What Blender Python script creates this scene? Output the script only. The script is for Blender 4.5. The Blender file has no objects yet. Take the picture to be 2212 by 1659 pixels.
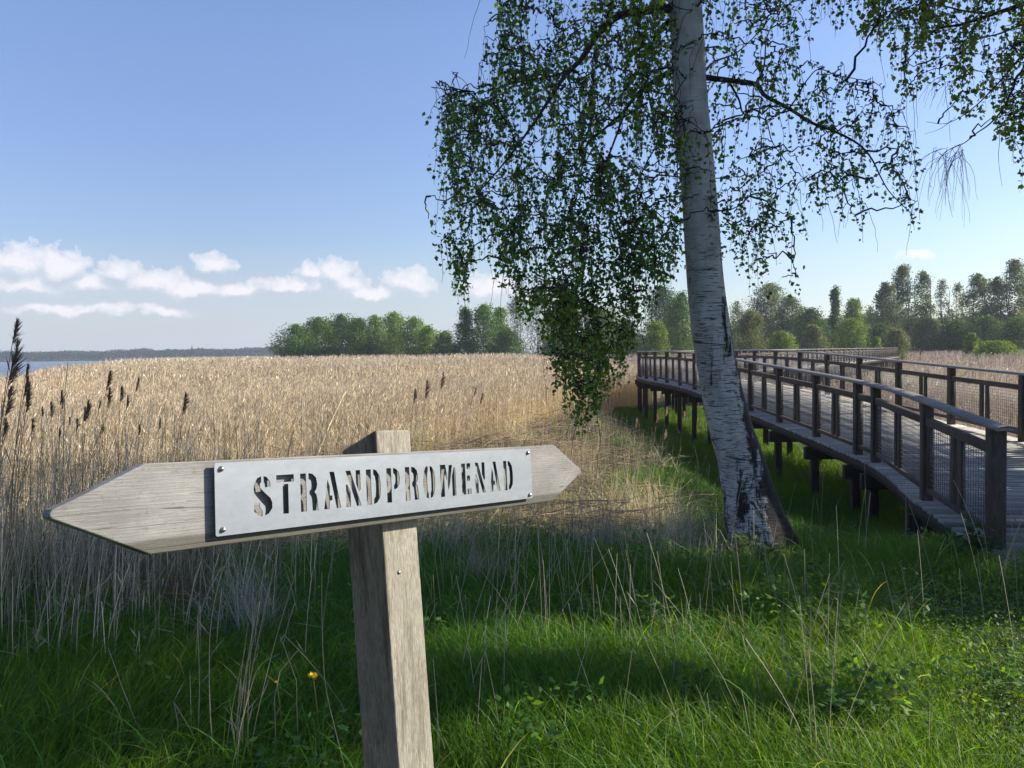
import bpy, math, numpy as np
from mathutils import Vector, Matrix
rng = np.random.default_rng(7)
sc = bpy.context.scene
COL = sc.collection
rad = math.radians

# ------------------------------------------------------------------ camera frame (photo pixel units: 2212 x 1659)
FPX, CX, CY = 1790.0, 1106.0, 829.5
PITCH, ROLL = rad(2.15), rad(0.78)
_f = np.array([0, math.cos(PITCH), -math.sin(PITCH)]); _r = np.array([1., 0, 0]); _u = np.cross(_r, _f)
R_ = _r*math.cos(ROLL) - _u*math.sin(ROLL); U_ = _u*math.cos(ROLL) + _r*math.sin(ROLL); F_ = _f
CAM = np.array([0, 0, 1.6])
def proj(P):
    d = np.asarray(P, float) - CAM
    w = np.maximum(d @ F_, 1e-3)
    return CX + FPX*(d @ R_)/w, CY - FPX*(d @ U_)/w, d @ F_
def W(px, py, d):
    return CAM + d*(F_ + R_*((px-CX)/FPX) - U_*((py-CY)/FPX))
SUN = np.array([.860, .150, .462]); SUN /= np.linalg.norm(SUN)

# ------------------------------------------------------------------ small noise
def snoise(x, y, s=1.0, seed=0):
    r = np.random.default_rng(seed+100)
    o = np.zeros_like(np.asarray(x, float))
    for i in range(7):
        a = r.uniform(0, 6.28); k = s*r.uniform(.5, 2.2); p = r.uniform(0, 6.28)
        o = o + np.sin((x*math.cos(a)+y*math.sin(a))*k + p)
    return o/4.0

SHX = ([10, 33, 56, 120, 220, 400, 3000], [-15, -19.3, -28, -56, -93, -170, -1300])
def gz(x, y):
    x = np.asarray(x, float); y = np.asarray(y, float)
    z = np.interp(y, [-20, 5.4, 8, 11, 15, 25, 40], [0, 0, -.20, -.32, -.42, -.6, -.66])
    z = z - .42*np.clip((x-2.3)/1.2,0,1)*np.clip((y-6.9)/2.6,0,1)*np.clip((16-x)/5,0,1)
    z = z + .03*snoise(x, y, 1.3, 1)*np.clip((y-1)/5, .3, 1.6)
    xs = np.interp(y, *SHX)
    t = np.clip((xs-x)/np.clip(y*.12, 2, 30), 0, 1)
    z = z - 2.6*t*t*(3-2*t)
    far = np.clip((y-945)/25, 0, 1)
    z = np.where(y > 940, z*(1-far) + far*(.4), z)
    return z

# ------------------------------------------------------------------ object helpers
def link(o, parent=None):
    COL.objects.link(o)
    if parent is not None: o.parent = parent
    return o
def tag(o, label=None, cat=None, group=None, kind=None):
    for k, v in (('label', label), ('category', cat), ('group', group), ('kind', kind)):
        if v: o[k] = v
    return o
def empty(name, loc, label, cat, group=None):
    o = bpy.data.objects.new(name, None); o.location = loc; o.empty_display_size = .1
    link(o); return tag(o, label, cat, group)
def mk(name, V, faces, mat, parent=None, col=None, smooth=False, extra=None):
    """V (n,3) in world; faces: list of int arrays (m,3)/(m,4). parent is an Empty without rotation."""
    V = np.asarray(V, np.float32).reshape(-1, 3)
    if parent is not None:
        off = np.zeros(3); p = parent
        while p is not None: off += np.array(p.location); p = p.parent
        V = V - off.astype(np.float32)
    faces = [np.asarray(f, np.int32) for f in faces if len(f)]
    me = bpy.data.meshes.new(name)
    me.vertices.add(len(V)); me.vertices.foreach_set('co', V.ravel())
    nl = sum(f.size for f in faces); npoly = sum(len(f) for f in faces)
    me.loops.add(nl); me.loops.foreach_set('vertex_index', np.concatenate([f.ravel() for f in faces]))
    me.polygons.add(npoly)
    tot = np.concatenate([np.full(len(f), f.shape[1], np.int32) for f in faces])
    st = np.concatenate([[0], np.cumsum(tot)[:-1]]).astype(np.int32)
    me.polygons.foreach_set('loop_start', st); me.polygons.foreach_set('loop_total', tot)
    if smooth: me.polygons.foreach_set('use_smooth', np.ones(npoly, bool))
    if col is not None:
        a = me.color_attributes.new('tint', 'FLOAT_COLOR', 'POINT')
        c = np.ones((len(V), 4), np.float32); c[:, :3] = np.asarray(col, np.float32).reshape(-1, 3)
        a.data.foreach_set('color', c.ravel())
    if extra is not None:
        a = me.color_attributes.new('part', 'FLOAT_COLOR', 'POINT')
        c = np.ones((len(V), 4), np.float32); c[:, :3] = extra
        a.data.foreach_set('color', c.ravel())
    me.update(calc_edges=True); me.validate()
    if mat: me.materials.append(mat)
    return link(bpy.data.objects.new(name, me), parent)

def ribbons(P, Wd, side, C=None):
    """P (n,k,3) centre lines, Wd (n,k) widths, side (n,3); -> V, quads, colours"""
    n, k, _ = P.shape
    s = side[:, None, :]*Wd[..., None]*.5
    V = np.stack([P-s, P+s], 2).reshape(-1, 3)
    base = (np.arange(n)*2*k)[:, None, None] + (np.arange(k-1)*2)[None, :, None]
    Q = (base + np.array([0, 1, 3, 2])[None, None, :]).reshape(-1, 4)
    Cc = None
    if C is not None:
        C = np.broadcast_to(C[:, None, :] if C.ndim == 2 else C, (n, k, 3))
        Cc = np.repeat(C.reshape(-1, 3), 2, axis=0)
    return V, Q, Cc
def tubes(P, Rd, m=3, C=None, caps=True):
    P = np.asarray(P, float); n, k, _ = P.shape
    T = np.gradient(P, axis=1); T /= np.linalg.norm(T, axis=2, keepdims=True)+1e-9
    ref = np.where(np.abs(T[:, :1, 2:3]) > .8, np.array([1., 0, 0]), np.array([0., 0, 1.]))
    ref = np.broadcast_to(ref, T.shape)
    S = np.cross(T, ref); S /= np.linalg.norm(S, axis=2, keepdims=True)+1e-9
    B = np.cross(T, S)
    a = np.arange(m)/m*2*math.pi
    V = P[:, :, None, :] + Rd[:, :, None, None]*(S[:, :, None, :]*np.cos(a)[:, None] + B[:, :, None, :]*np.sin(a)[:, None])
    base = (np.arange(n)*k*m)[:, None, None] + (np.arange(k-1)*m)[None, :, None]
    i = np.arange(m); j = (i+1) % m
    q = np.stack([i, i+m, j+m, j], 1)
    Q = (base[..., None] + q[None, None]).reshape(-1, 4)
    F = [Q]
    if caps and m == 4:
        b = (np.arange(n)*k*m)[:, None]
        F.append(b + np.array([0, 1, 2, 3])); F.append(b + (k-1)*m + np.array([3, 2, 1, 0]))
    Cc = None
    if C is not None:
        C = np.broadcast_to(C[:, None, :] if C.ndim == 2 else C, (n, k, 3))
        Cc = np.repeat(C.reshape(-1, 3), m, axis=0)
    return V.reshape(-1, 3), F, Cc
class Acc:
    def __init__(s): s.V = []; s.F = []; s.C = []; s.n = 0
    def add(s, V, F, C=None):
        V = np.asarray(V, float).reshape(-1, 3)
        if isinstance(F, np.ndarray): F = [F]
        for f in F: s.F.append(np.asarray(f, int)+s.n)
        s.V.append(V); s.C.append(np.ones_like(V) if C is None else np.broadcast_to(np.asarray(C, float), V.shape)); s.n += len(V)
        return s
    def box(s, c, ax, ay, az, col=None):
        """centre c, half-axis vectors ax, ay, az"""
        c, ax, ay, az = map(lambda v: np.asarray(v, float), (c, ax, ay, az))
        V = [c+i*ax+j*ay+k*az for k in (-1, 1) for j in (-1, 1) for i in (-1, 1)]
        F = np.array([[0, 2, 3, 1], [4, 5, 7, 6], [0, 1, 5, 4], [2, 6, 7, 3], [0, 4, 6, 2], [1, 3, 7, 5]])
        return s.add(V, F, col)
    def build(s, name, mat, parent=None, smooth=False, bevel=0, tint=False):
        f4 = [f for f in s.F if f.shape[1] == 4]; f3 = [f for f in s.F if f.shape[1] == 3]
        F = ([np.concatenate(f4)] if f4 else []) + ([np.concatenate(f3)] if f3 else [])
        o = mk(name, np.concatenate(s.V), F, mat, parent, np.concatenate(s.C) if tint else None, smooth)
        if bevel:
            b = o.modifiers.new('bevel', 'BEVEL'); b.width = bevel; b.segments = 2; b.limit_method = 'ANGLE'
        return o
def leaves(P, D, S, L, Wd, C):
    """kite shaped leaf, folded a little at the midrib"""
    n = len(P); L = np.asarray(L)[:, None]; Wd = np.asarray(Wd)[:, None]
    N = np.cross(D, S)
    V = np.stack([P, P+D*L*.42+S*Wd*.5+N*Wd*.12, P+D*L, P+D*L*.42-S*Wd*.5+N*Wd*.12], 1).reshape(-1, 3)
    b = (np.arange(n)*4)[:, None]
    return V, [np.concatenate([b+np.array([0, 1, 2]), b+np.array([0, 2, 3])])], np.repeat(C, 4, axis=0)
def runit(n, r=rng):
    v = r.normal(size=(n, 3)); return v/np.linalg.norm(v, axis=1, keepdims=True)
def inpoly(x, y, poly):
    x = np.asarray(x); y = np.asarray(y); c = np.zeros(x.shape, bool); m = len(poly)
    for i in range(m):
        x0, y0 = poly[i]; x1, y1 = poly[(i+1) % m]
        h = ((y0 > y) != (y1 > y)) & (x < (x1-x0)*(y-y0)/((y1-y0) or 1e-9)+x0)
        c ^= h
    return c

# ------------------------------------------------------------------ materials
class NT:
    def __init__(s, name):
        s.m = bpy.data.materials.new(name); s.m.use_nodes = True; s.t = s.m.node_tree; s.t.nodes.clear()
        s.out = s.n('ShaderNodeOutputMaterial')
    def n(s, typ, **kw):
        nd = s.t.nodes.new(typ)
        for k, v in kw.items():
            if k[0] == '_': setattr(nd, k[1:], v)
            else:
                key = int(k[1:]) if k[0] == 'i' and k[1:].isdigit() else k.replace('__', ' ')
                if isinstance(v, bpy.types.NodeSocket): s.t.links.new(v, nd.inputs[key])
                else: nd.inputs[key].default_value = v
        return nd
    def math(s, op, a, b=0.5, c=None, clamp=False):
        kw = dict(i0=a, i1=b);
        if c is not None: kw['i2'] = c
        nd = s.n('ShaderNodeMath', _operation=op, **kw); nd.use_clamp = clamp; return nd.outputs[0]
    def ramp(s, fac, stops, interp='LINEAR'):
        nd = s.n('ShaderNodeValToRGB', Fac=fac); cr = nd.color_ramp; cr.interpolation = interp
        while len(cr.elements) < len(stops): cr.elements.new(.5)
        for e, (p, c) in zip(cr.elements, stops):
            e.position = p; e.color = (*c, 1) if hasattr(c, '__len__') else (c, c, c, 1)
        return nd.outputs[0]
    def mix(s, fac, a, b, blend='MIX'):
        nd = s.n('ShaderNodeMix', _data_type='RGBA', _blend_type=blend)
        for i, v in ((0, fac), (6, a), (7, b)):
            if isinstance(v, bpy.types.NodeSocket): s.t.links.new(v, nd.inputs[i])
            else: nd.inputs[i].default_value = v if i == 0 else (*v, 1)
        return nd.outputs[2]
    def coords(s, kind='Object', scale=(1, 1, 1), rot=(0, 0, 0)):
        tc = s.n('ShaderNodeTexCoord'); mp = s.n('ShaderNodeMapping', Vector=tc.outputs[kind])
        mp.inputs['Scale'].default_value = scale; mp.inputs['Rotation'].default_value = rot
        return mp.outputs[0]
    def noise(s, vec, scale, detail=4, rough=.6, dist=0):
        return s.n('ShaderNodeTexNoise', Vector=vec, Scale=scale, Detail=detail, Roughness=rough, Distortion=dist).outputs[0]
    def bsdf(s, color, rough=.8, metal=0., bump=None, bstr=.3, bdist=.01, spec=.3):
        p = s.n('ShaderNodeBsdfPrincipled')
        for k, v in (('Base Color', color), ('Roughness', rough), ('Metallic', metal), ('Specular IOR Level', spec)):
            if isinstance(v, bpy.types.NodeSocket): s.t.links.new(v, p.inputs[k])
            else: p.inputs[k].default_value = (*v, 1) if hasattr(v, '__len__') else v
        if bump is not None:
            b = s.n('ShaderNodeBump', Strength=bstr, Distance=bdist, Height=bump)
            s.t.links.new(b.outputs[0], p.inputs['Normal'])
        return p.outputs[0]
    def done(s, sh, slot='Surface'):
        s.t.links.new(sh, s.out.inputs[slot]); return s.m

def m_tint(name, transl=.35, rough=.6, spec=.3, base=(1, 1, 1), tl=(1, 1, 1), var=0.0):
    """colour from the per-plant tint attribute; thin leaf: reflects and lets light through"""
    t = NT(name); at = t.n('ShaderNodeAttribute', _attribute_name='tint').outputs[0]
    c = t.mix(1.0, at, base, 'MULTIPLY')
    p = t.bsdf(c, rough, spec=spec)
    if transl:
        tr = t.n('ShaderNodeBsdfTranslucent', Color=t.mix(1.0, at, tl, 'MULTIPLY')).outputs[0]
        p = t.n('ShaderNodeMixShader', Fac=transl, i1=p, i2=tr).outputs[0]
    return t.done(p)
M = {}
M['grass'] = m_tint('grass_blade', .48, .5, .3, tl=(1.8, 1.6, .35))
M['dry'] = m_tint('dry_stem', .25, .6, .3)
M['leaf'] = m_tint('leaf', .46, .4, .35, tl=(1.6, 1.6, .42))
M['farleaf'] = m_tint('distant_leaf', .3, .7, .1, tl=(1.5, 1.35, .6))
M['yellow'] = m_tint('petal', .3, .6, .2)

def m_twig():
    t = NT('birch_twig'); v = t.coords('Object'); n = t.noise(v, 9)
    return t.done(t.bsdf(t.ramp(n, [(.3, (.018, .012, .010)), (.75, (.06, .045, .038))]), .8))
M['twig'] = m_twig()
def m_board():
    t = NT('weathered_board')
    # the board runs along its object X axis
    g = t.noise(t.coords('Object', (5, 80, 150)), 3.2, 7, .72, .8)
    w = t.n('ShaderNodeTexWave', Vector=t.coords('Object', (.6, 5, 22)), Scale=2.4, Distortion=5.5, Detail=4, _bands_direction='Z').outputs[0]
    big = t.noise(t.coords('Object', (2.4, 4, 5)), 3.0, 5, .6)
    spot = t.noise(t.coords('Object', (22, 22, 34)), 3.2, 6, .75)
    crack = t.noise(t.coords('Object', (1.6, 10, 60)), 1.6, 3, .5, 1.2)
    c = t.ramp(big, [(.25, (.18, .172, .155)), (.5, (.27, .26, .238)), (.75, (.36, .35, .325))])
    c = t.mix(.42, c, t.ramp(g, [(.3, .30), (.55, .80), (.75, 1.0)]), 'MULTIPLY')
    c = t.mix(.25, c, t.ramp(w, [(.0, .5), (.6, 1.0)]), 'MULTIPLY')
    c = t.mix(t.ramp(spot, [(.56, 0.0), (.68, .65)]), c, (.13, .12, .075))
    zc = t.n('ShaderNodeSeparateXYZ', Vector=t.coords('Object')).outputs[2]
    moss_shade = t.math('MULTIPLY', t.math('SUBTRACT', t.math('MULTIPLY_ADD', big, .02, -.131), zc), 130, clamp=True)  # algae tint, plus the plate's shadow painted down to the lower edge
    c = t.mix(t.math('MULTIPLY', moss_shade, .7), c, (.055, .055, .035))
    c = t.mix(t.ramp(crack, [(.318, .8), (.335, 0.0)]), c, (.06, .05, .04))
    return t.done(t.bsdf(c, .85, bump=g, bstr=.5, bdist=.004, spec=.2))
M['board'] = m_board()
def m_post():
    t = NT('weathered_post')
    g = t.noise(t.coords('Object', (120, 120, 14)), 2.8, 8, .78, .35)
    b = t.noise(t.coords('Object', (20, 20, 2.2)), 1.5, 6, .75)
    big = t.noise(t.coords('Object', (3, 3, 1.6)), 2.2, 4)
    c = t.ramp(g, [(.3, (.09, .078, .058)), (.48, (.30, .27, .21)), (.68, (.50, .465, .39))])
    c = t.mix(t.ramp(b, [(.48, 0.0), (.62, .75)]), c, (.085, .06, .035))
    c = t.mix(t.ramp(big, [(.45, 0.0), (.7, .35)]), c, (.17, .17, .12))
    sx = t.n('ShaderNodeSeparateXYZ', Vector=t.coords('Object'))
    lf = t.math('MULTIPLY', t.math('SUBTRACT', .4275, t.math('MULTIPLY_ADD', sx.outputs[2], .045, sx.outputs[0])), 400, clamp=True)  # left face: side shade put into the colour, with some brown stain
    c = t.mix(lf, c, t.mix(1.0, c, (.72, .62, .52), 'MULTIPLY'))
    return t.done(t.bsdf(c, .85, bump=g, bstr=.6, bdist=.004, spec=.2))
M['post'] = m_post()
def m_zinc():
    t = NT('galvanised_sheet')
    v = t.n('ShaderNodeTexVoronoi', Vector=t.coords('Object'), Scale=170, _feature='F1').outputs['Color']
    sep = t.n('ShaderNodeSeparateColor', Color=v).outputs[0]
    n = t.noise(t.coords('Object', (6, 10, 14)), 2, 6, .65)
    n2 = t.noise(t.coords('Object', (3, 3, 7)), 1.6, 5, .6, .8)
    c = t.ramp(n, [(.3, (.205, .228, .250)), (.7, (.240, .264, .288))])
    c = t.mix(.07, c, t.ramp(sep, [(0, .62), (1, 1.0)]), 'MULTIPLY')
    c = t.mix(t.ramp(n2, [(.5, 0.0), (.75, .08)]), c, (.60, .64, .66))
    r = t.math('MULTIPLY_ADD', sep, .05, .46)
    return t.done(t.bsdf(c, r, .55, bump=n, bstr=.05, bdist=.003, spec=.5))
M['zinc'] = m_zinc()
def m_steel():
    t = NT('bolt_steel'); n = t.noise(t.coords('Object'), 300)
    return t.done(t.bsdf(t.ramp(n, [(.3, (.22, .2, .17)), (.7, (.6, .58, .55))]), .35, .9))
M['steel'] = m_steel()
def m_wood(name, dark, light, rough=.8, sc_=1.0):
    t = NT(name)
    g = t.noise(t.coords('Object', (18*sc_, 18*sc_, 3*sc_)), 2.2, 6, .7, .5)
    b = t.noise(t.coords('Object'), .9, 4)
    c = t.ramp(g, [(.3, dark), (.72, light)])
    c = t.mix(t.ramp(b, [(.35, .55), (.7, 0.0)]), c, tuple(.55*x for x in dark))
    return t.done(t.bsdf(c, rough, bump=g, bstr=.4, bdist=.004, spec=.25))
M['railwood'] = m_wood('dark_rail_wood', (.045, .034, .027), (.15, .118, .095))
M['handwood'] = m_wood('handrail_wood', (.16, .145, .13), (.36, .33, .30))
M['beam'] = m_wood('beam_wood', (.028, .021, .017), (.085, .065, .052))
def m_deck():
    t = NT('deck_plank')
    at = t.n('ShaderNodeAttribute', _attribute_name='tint').outputs[0]
    g = t.noise(t.coords('Object', (7, 26, 10)), 2.5, 6, .7)
    c = t.mix(.5, at, t.ramp(g, [(.25, .45), (.7, 1.0)]), 'MULTIPLY')
    return t.done(t.bsdf(c, .75, bump=g, bstr=.35, bdist=.003, spec=.3))
M['deck'] = m_deck()
def m_wire():
    t = NT('fence_wire'); n = t.noise(t.coords('Object'), 30)
    return t.done(t.bsdf(t.ramp(n, [(.3, (.10, .10, .10)), (.7, (.24, .235, .225))]), .5, .6))
M['wire'] = m_wire()
def m_bark():
    t = NT('birch_bark')
    at = t.n('ShaderNodeAttribute', _attribute_name='part').outputs[0]
    sp = t.n('ShaderNodeSeparateColor', Color=at); H = sp.outputs[0]; SD = sp.outputs[1]; ANG = sp.outputs[2]
    # cylinder coordinates: angle*radius, height
    tc = t.n('ShaderNodeTexCoord').outputs['Object']
    def mp(s_):
        m = t.n('ShaderNodeMapping', Vector=tc); m.inputs['Scale'].default_value = s_; return m.outputs[0]
    base = t.noise(mp((4, 4, 3)), 1.8, 6, .65)
    c = t.ramp(base, [(.28, (.30, .285, .27)), (.5, (.43, .42, .405)), (.75, (.56, .55, .53))])
    peel = t.noise(mp((2.2, 2.2, 55)), 2.1, 5, .6, .4)
    c = t.mix(.5, c, t.ramp(peel, [(.3, .62), (.5, .95), (.7, 1.0)]), 'MULTIPLY')
    warm = t.noise(mp((2, 2, 1.4)), 1.3, 3)
    c = t.mix(t.ramp(warm, [(.5, 0.0), (.75, .4)]), c, (.36, .33, .30))
    # thin lenticels everywhere, more of them lower down
    ln = t.noise(mp((5.5, 5.5, 62)), 2.0, 4, .6, .25)
    low = t.ramp(H, [(.0, 1.0), (.22, .75), (.34, .22), (1, .05)])
    thr = t.math('MULTIPLY_ADD', low, -.185, .71)
    lm = t.math('MULTIPLY', t.math('SUBTRACT', ln, thr), 26, clamp=True)
    c = t.mix(t.math('MULTIPLY', lm, .9), c, (.022, .028, .034))
    # long dark bands, a few
    bd = t.noise(mp((1.7, 1.7, 11)), 1.7, 4, .6, .5)
    bm = t.math('MULTIPLY', t.math('SUBTRACT', bd, .625), 22, clamp=True)
    c = t.mix(t.math('MULTIPLY', bm, .85), c, (.03, .03, .032))
    # broken, black fissured bark near the foot and up the right flank
    fs = t.noise(mp((7, 7, 1.7)), 1.3, 6, .68, 1.0)
    ch = t.noise(mp((6, 6, 14)), 2.2, 5, .75)
    foot = t.ramp(H, [(.0, 1.0), (.045, .86), (.10, .66), (.16, .50), (.26, .28), (.36, 0.0)])
    side = t.math('MULTIPLY', SD, t.ramp(H, [(.0, 1.0), (.20, .85), (.30, .35), (.36, 0.0)]))
    v = t.math('ADD', t.math('MULTIPLY', foot, .50), t.math('MULTIPLY', side, .30))
    v = t.math('ADD', v, t.math('MULTIPLY', t.math('SUBTRACT', fs, .5), 1.5))
    v = t.math('ADD', v, t.math('MULTIPLY', t.math('SUBTRACT', ch, .5), .6))
    fm = t.math('MULTIPLY', t.math('SUBTRACT', v, .36), 9, clamp=True)
    dark = t.ramp(ch, [(.35, (.010, .011, .013)), (.6, (.028, .026, .025)), (.72, (.06, .055, .05))])
    c = t.mix(fm, c, dark)
    # brown mossy root flare
    rt = t.math('MULTIPLY', t.math('SUBTRACT', t.math('ADD', t.ramp(H, [(0, 1.0), (.03, .75), (.075, 0.0)]), t.math('MULTIPLY', SD, .35)), .62), 5, clamp=True)
    c = t.mix(rt, c, t.ramp(ch, [(.3, (.010, .008, .006)), (.62, (.03, .022, .012)), (.74, (.085, .06, .03))]))
    hgt = t.math('SUBTRACT', t.math('MULTIPLY', peel, .5), t.math('ADD', t.math('MULTIPLY', fm, .9), t.math('MULTIPLY', lm, .4)))
    hgt = t.math('ADD', hgt, t.math('MULTIPLY', ch, .5))
    return t.done(t.bsdf(c, .7, bump=hgt, bstr=.7, bdist=.012, spec=.25))
M['bark'] = m_bark()
def m_trunk(name, a, b):
    t = NT(name); n = t.noise(t.coords('Object', (3, 3, .8)), 2, 4)
    return t.done(t.bsdf(t.ramp(n, [(.3, a), (.7, b)]), .85))
M['fartrunk'] = m_trunk('alder_trunk', (.05, .042, .036), (.13, .115, .10))
def m_ground():
    t = NT('soil'); v = t.coords('Object')
    g = t.noise(v, .35, 5, .6); f = t.noise(v, 14, 6, .7); p = t.noise(v, 1.6, 5, .65)
    soil = t.ramp(f, [(.3, (.022, .022, .012)), (.6, (.055, .052, .03)), (.8, (.10, .088, .055))])
    moss_shade = t.ramp(f, [(.3, (.018, .042, .010)), (.7, (.06, .11, .024))])
    c = t.mix(t.ramp(p, [(.42, 0.0), (.55, 1.0)]), soil, moss_shade)
    far = t.ramp(f, [(.3, (.17, .125, .075)), (.7, (.30, .235, .15))])
    y = t.n('ShaderNodeSeparateXYZ', Vector=v)
    reed = t.math('MULTIPLY', t.math('SUBTRACT', y.outputs[1], 10.5), .5, clamp=True)
    c = t.mix(reed, c, t.mix(t.ramp(g, [(.3, .85), (.7, .45)]), c, far))
    return t.done(t.bsdf(c, .95, bump=f, bstr=.6, bdist=.03, spec=.1))
M['ground'] = m_ground()
def m_water():
    t = NT('lake_water'); v = t.coords('Object', (1, 1, 1))
    n = t.noise(v, 1.1, 4, .6); n2 = t.noise(t.coords('Object', (.02, .06, 1)), 1.0, 4, .6)
    c = t.ramp(n2, [(.35, (.028, .05, .07)), (.65, (.06, .09, .115))])
    return t.done(t.bsdf(c, .22, bump=n, bstr=.9, bdist=.25, spec=.5))
M['water'] = m_water()
def m_spire():
    t = NT('tower_stone'); n = t.noise(t.coords('Object'), .5)
    return t.done(t.bsdf(t.ramp(n, [(.3, (.20, .19, .18)), (.7, (.30, .28, .26))]), .8))
M['stone'] = m_spire()
def m_copper():
    t = NT('spire_roof'); n = t.noise(t.coords('Object'), .5)
    return t.done(t.bsdf(t.ramp(n, [(.3, (.05, .09, .08)), (.7, (.09, .13, .12))]), .7))
M['copper'] = m_copper()

# ------------------------------------------------------------------ world, sun, camera
def world():
    w = bpy.data.worlds.new('World'); sc.world = w; w.use_nodes = True
    t = NT.__new__(NT); t.t = w.node_tree; t.t.nodes.clear(); t.out = t.n('ShaderNodeOutputWorld')
    sky = t.n('ShaderNodeTexSky', _sky_type='NISHITA', _sun_disc=False)
    sky.sun_elevation = math.asin(SUN[2]); sky.sun_rotation = math.atan2(SUN[0], SUN[1])
    sky.altitude = 0; sky.air_density = 1.0; sky.dust_density = .6; sky.ozone_density = 2.2
    tc = t.n('ShaderNodeTexCoord').outputs['Generated']
    nv = t.n('ShaderNodeVectorMath', _operation='NORMALIZE', i0=tc).outputs[0]
    s = t.n('ShaderNodeSeparateXYZ', Vector=nv)
    az = t.math('ARCTAN2', s.outputs[0], s.outputs[1]); el = t.math('ARCSINE', s.outputs[2])
    ae = t.n('ShaderNodeCombineXYZ', X=az, Y=el, Z=0.0).outputs[0]
    base = t.n('ShaderNodeHueSaturation', Hue=.514, Saturation=SKY_SAT, Value=1.0, Color=sky.outputs[0]).outputs[0]
    # the sky opposite the sun is deeper and less green low down
    lo = t.math('SUBTRACT', 1.0, t.math('MULTIPLY_ADD', el, 3.6, -.3, clamp=True), clamp=True); lf = t.math('MAXIMUM', t.math('SUBTRACT', .62, t.math('MULTIPLY', az, 1.1), clamp=True), .66)
    base = t.mix(t.math('MULTIPLY', lo, lf), base, tuple(x*1.0 for x in (.72, .68, .73)), 'MULTIPLY')
    base = t.mix(1.0, base, (.99, 1.03, 1.06), 'MULTIPLY')
    # cumulus bank low over the lake: puffs in azimuth / elevation
    def AE(px, py):
        d = W(px, py, 1.0)-CAM; d = d/np.linalg.norm(d); return math.atan2(d[0], d[1]), math.asin(d[2])
    puffs = [(35, 572, 70, 34), (128, 578, 55, 32), (205, 614, 62, 22), (40, 610, 120, 30), (258, 588, 42, 24), (325, 608, 66, 24),
             (415, 628, 85, 24), (505, 628, 60, 18), (470, 570, 44, 18), (672, 588, 32, 20), (722, 592, 44, 32), (745, 612, 44, 22), (640, 616, 90, 16),
             (800, 632, 110, 16), (880, 612, 50, 30), (1062, 626, 62, 36), (1180, 640, 60, 20), (160, 670, 120, 16), (1985, 552, 30, 8), (360, 668, 60, 12),
             (-120, 590, 90, 40), (-300, 620, 120, 35)]
    n1 = t.n('ShaderNodeTexNoise', Vector=ae, Scale=30, Detail=8, Roughness=.64)
    n1v = t.n('ShaderNodeVectorMath', _operation='SCALE', i0=t.n('ShaderNodeVectorMath', _operation='SUBTRACT', i0=n1.outputs['Color'], i1=(.5, .5, .5)).outputs[0], Scale=.030).outputs[0]
    wv = t.n('ShaderNodeVectorMath', _operation='ADD', i0=ae, i1=n1v).outputs[0]
    def field(vec):
        acc = None
        for px, py, rx, ry in puffs:
            a, e = AE(px, py)
            mp = t.n('ShaderNodeMapping', Vector=vec, _vector_type='POINT')
            sx, sy = FPX/(rx*1.16), FPX/(ry*1.22)
            mp.inputs['Location'].default_value = (-a*sx, -e*sy, 0); mp.inputs['Scale'].default_value = (sx, sy, 1)
            ln = t.n('ShaderNodeVectorMath', _operation='LENGTH', i0=mp.outputs[0]).outputs['Value']
            acc = ln if acc is None else t.n('ShaderNodeMath', _operation='SMOOTH_MIN', i0=acc, i1=ln, i2=.25).outputs[0]
        return acc
    f = field(wv)
    fine = t.n('ShaderNodeTexNoise', Vector=ae, Scale=70, Detail=6, Roughness=.6).outputs[0]
    fd = t.math('ADD', f, t.math('MULTIPLY', t.math('SUBTRACT', fine, .5), 1.7))
    alpha = t.ramp(fd, [(.30, .80), (.72, .50), (1.0, .20), (1.34, 0.0)])
    fup = field(t.n('ShaderNodeVectorMath', _operation='ADD', i0=wv, i1=(.004, .013, 0)).outputs[0])
    edge = t.math('MULTIPLY_ADD', t.math('SUBTRACT', fup, f), 1.1, .45, clamp=True)
    alpha = t.math('MULTIPLY', alpha, t.ramp(edge, [(.0, .12), (.34, .60), (.60, 1.0)]))
    # lit side: sample shifted towards the sun (right and up)
    sh = t.n('ShaderNodeVectorMath', _operation='ADD', i0=wv, i1=(.010, .012, 0)).outputs[0]
    # soft grey-lilac haze layer under the puffs
    lay = t.n('ShaderNodeTexNoise', Vector=t.n('ShaderNodeVectorMath', _operation='MULTIPLY', i0=ae, i1=(3.5, 17, 1)).outputs[0], Scale=1.6, Detail=5, Roughness=.55).outputs[0]
    band = t.ramp(t.math('MULTIPLY_ADD', el, 5.0, .0), [(0.0, 1.0), (.36, .85), (.50, .30), (.66, 0.0)])
    left = t.ramp(t.math('MULTIPLY_ADD', az, .6, .5), [(0, 1.0), (.50, .95), (.62, .35), (.8, .25)])
    ba = t.math('MULTIPLY', t.math('MULTIPLY', band, left), t.math('MULTIPLY_ADD', lay, .8, .35), clamp=True)
    c = t.mix(t.math('MULTIPLY', ba, .95), base, tuple(x*CLOUD for x in (.62, .685, .80)))
    up = t.math('MULTIPLY_ADD', el, 9.0, -.25, clamp=True)
    shade = t.ramp(t.math('ADD', t.math('MULTIPLY', t.n('ShaderNodeTexNoise', Vector=wv, Scale=42, Detail=6, Roughness=.6).outputs[0], .95), t.math('MULTIPLY', edge, .42)),
                   [(.56, tuple(x*CLOUD for x in (.74, .78, .90))), (.86, tuple(x*CLOUD for x in (1.08, 1.04, 1.08)))])
    c = t.mix(alpha, c, shade)
    bg = t.n('ShaderNodeBackground', Color=c, Strength=SKY_STR)
    t.t.links.new(bg.outputs[0], t.out.inputs['Surface'])
SKY_SAT, CLOUD, SKY_STR = 1.04, 5.0, .106
world()
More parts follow.
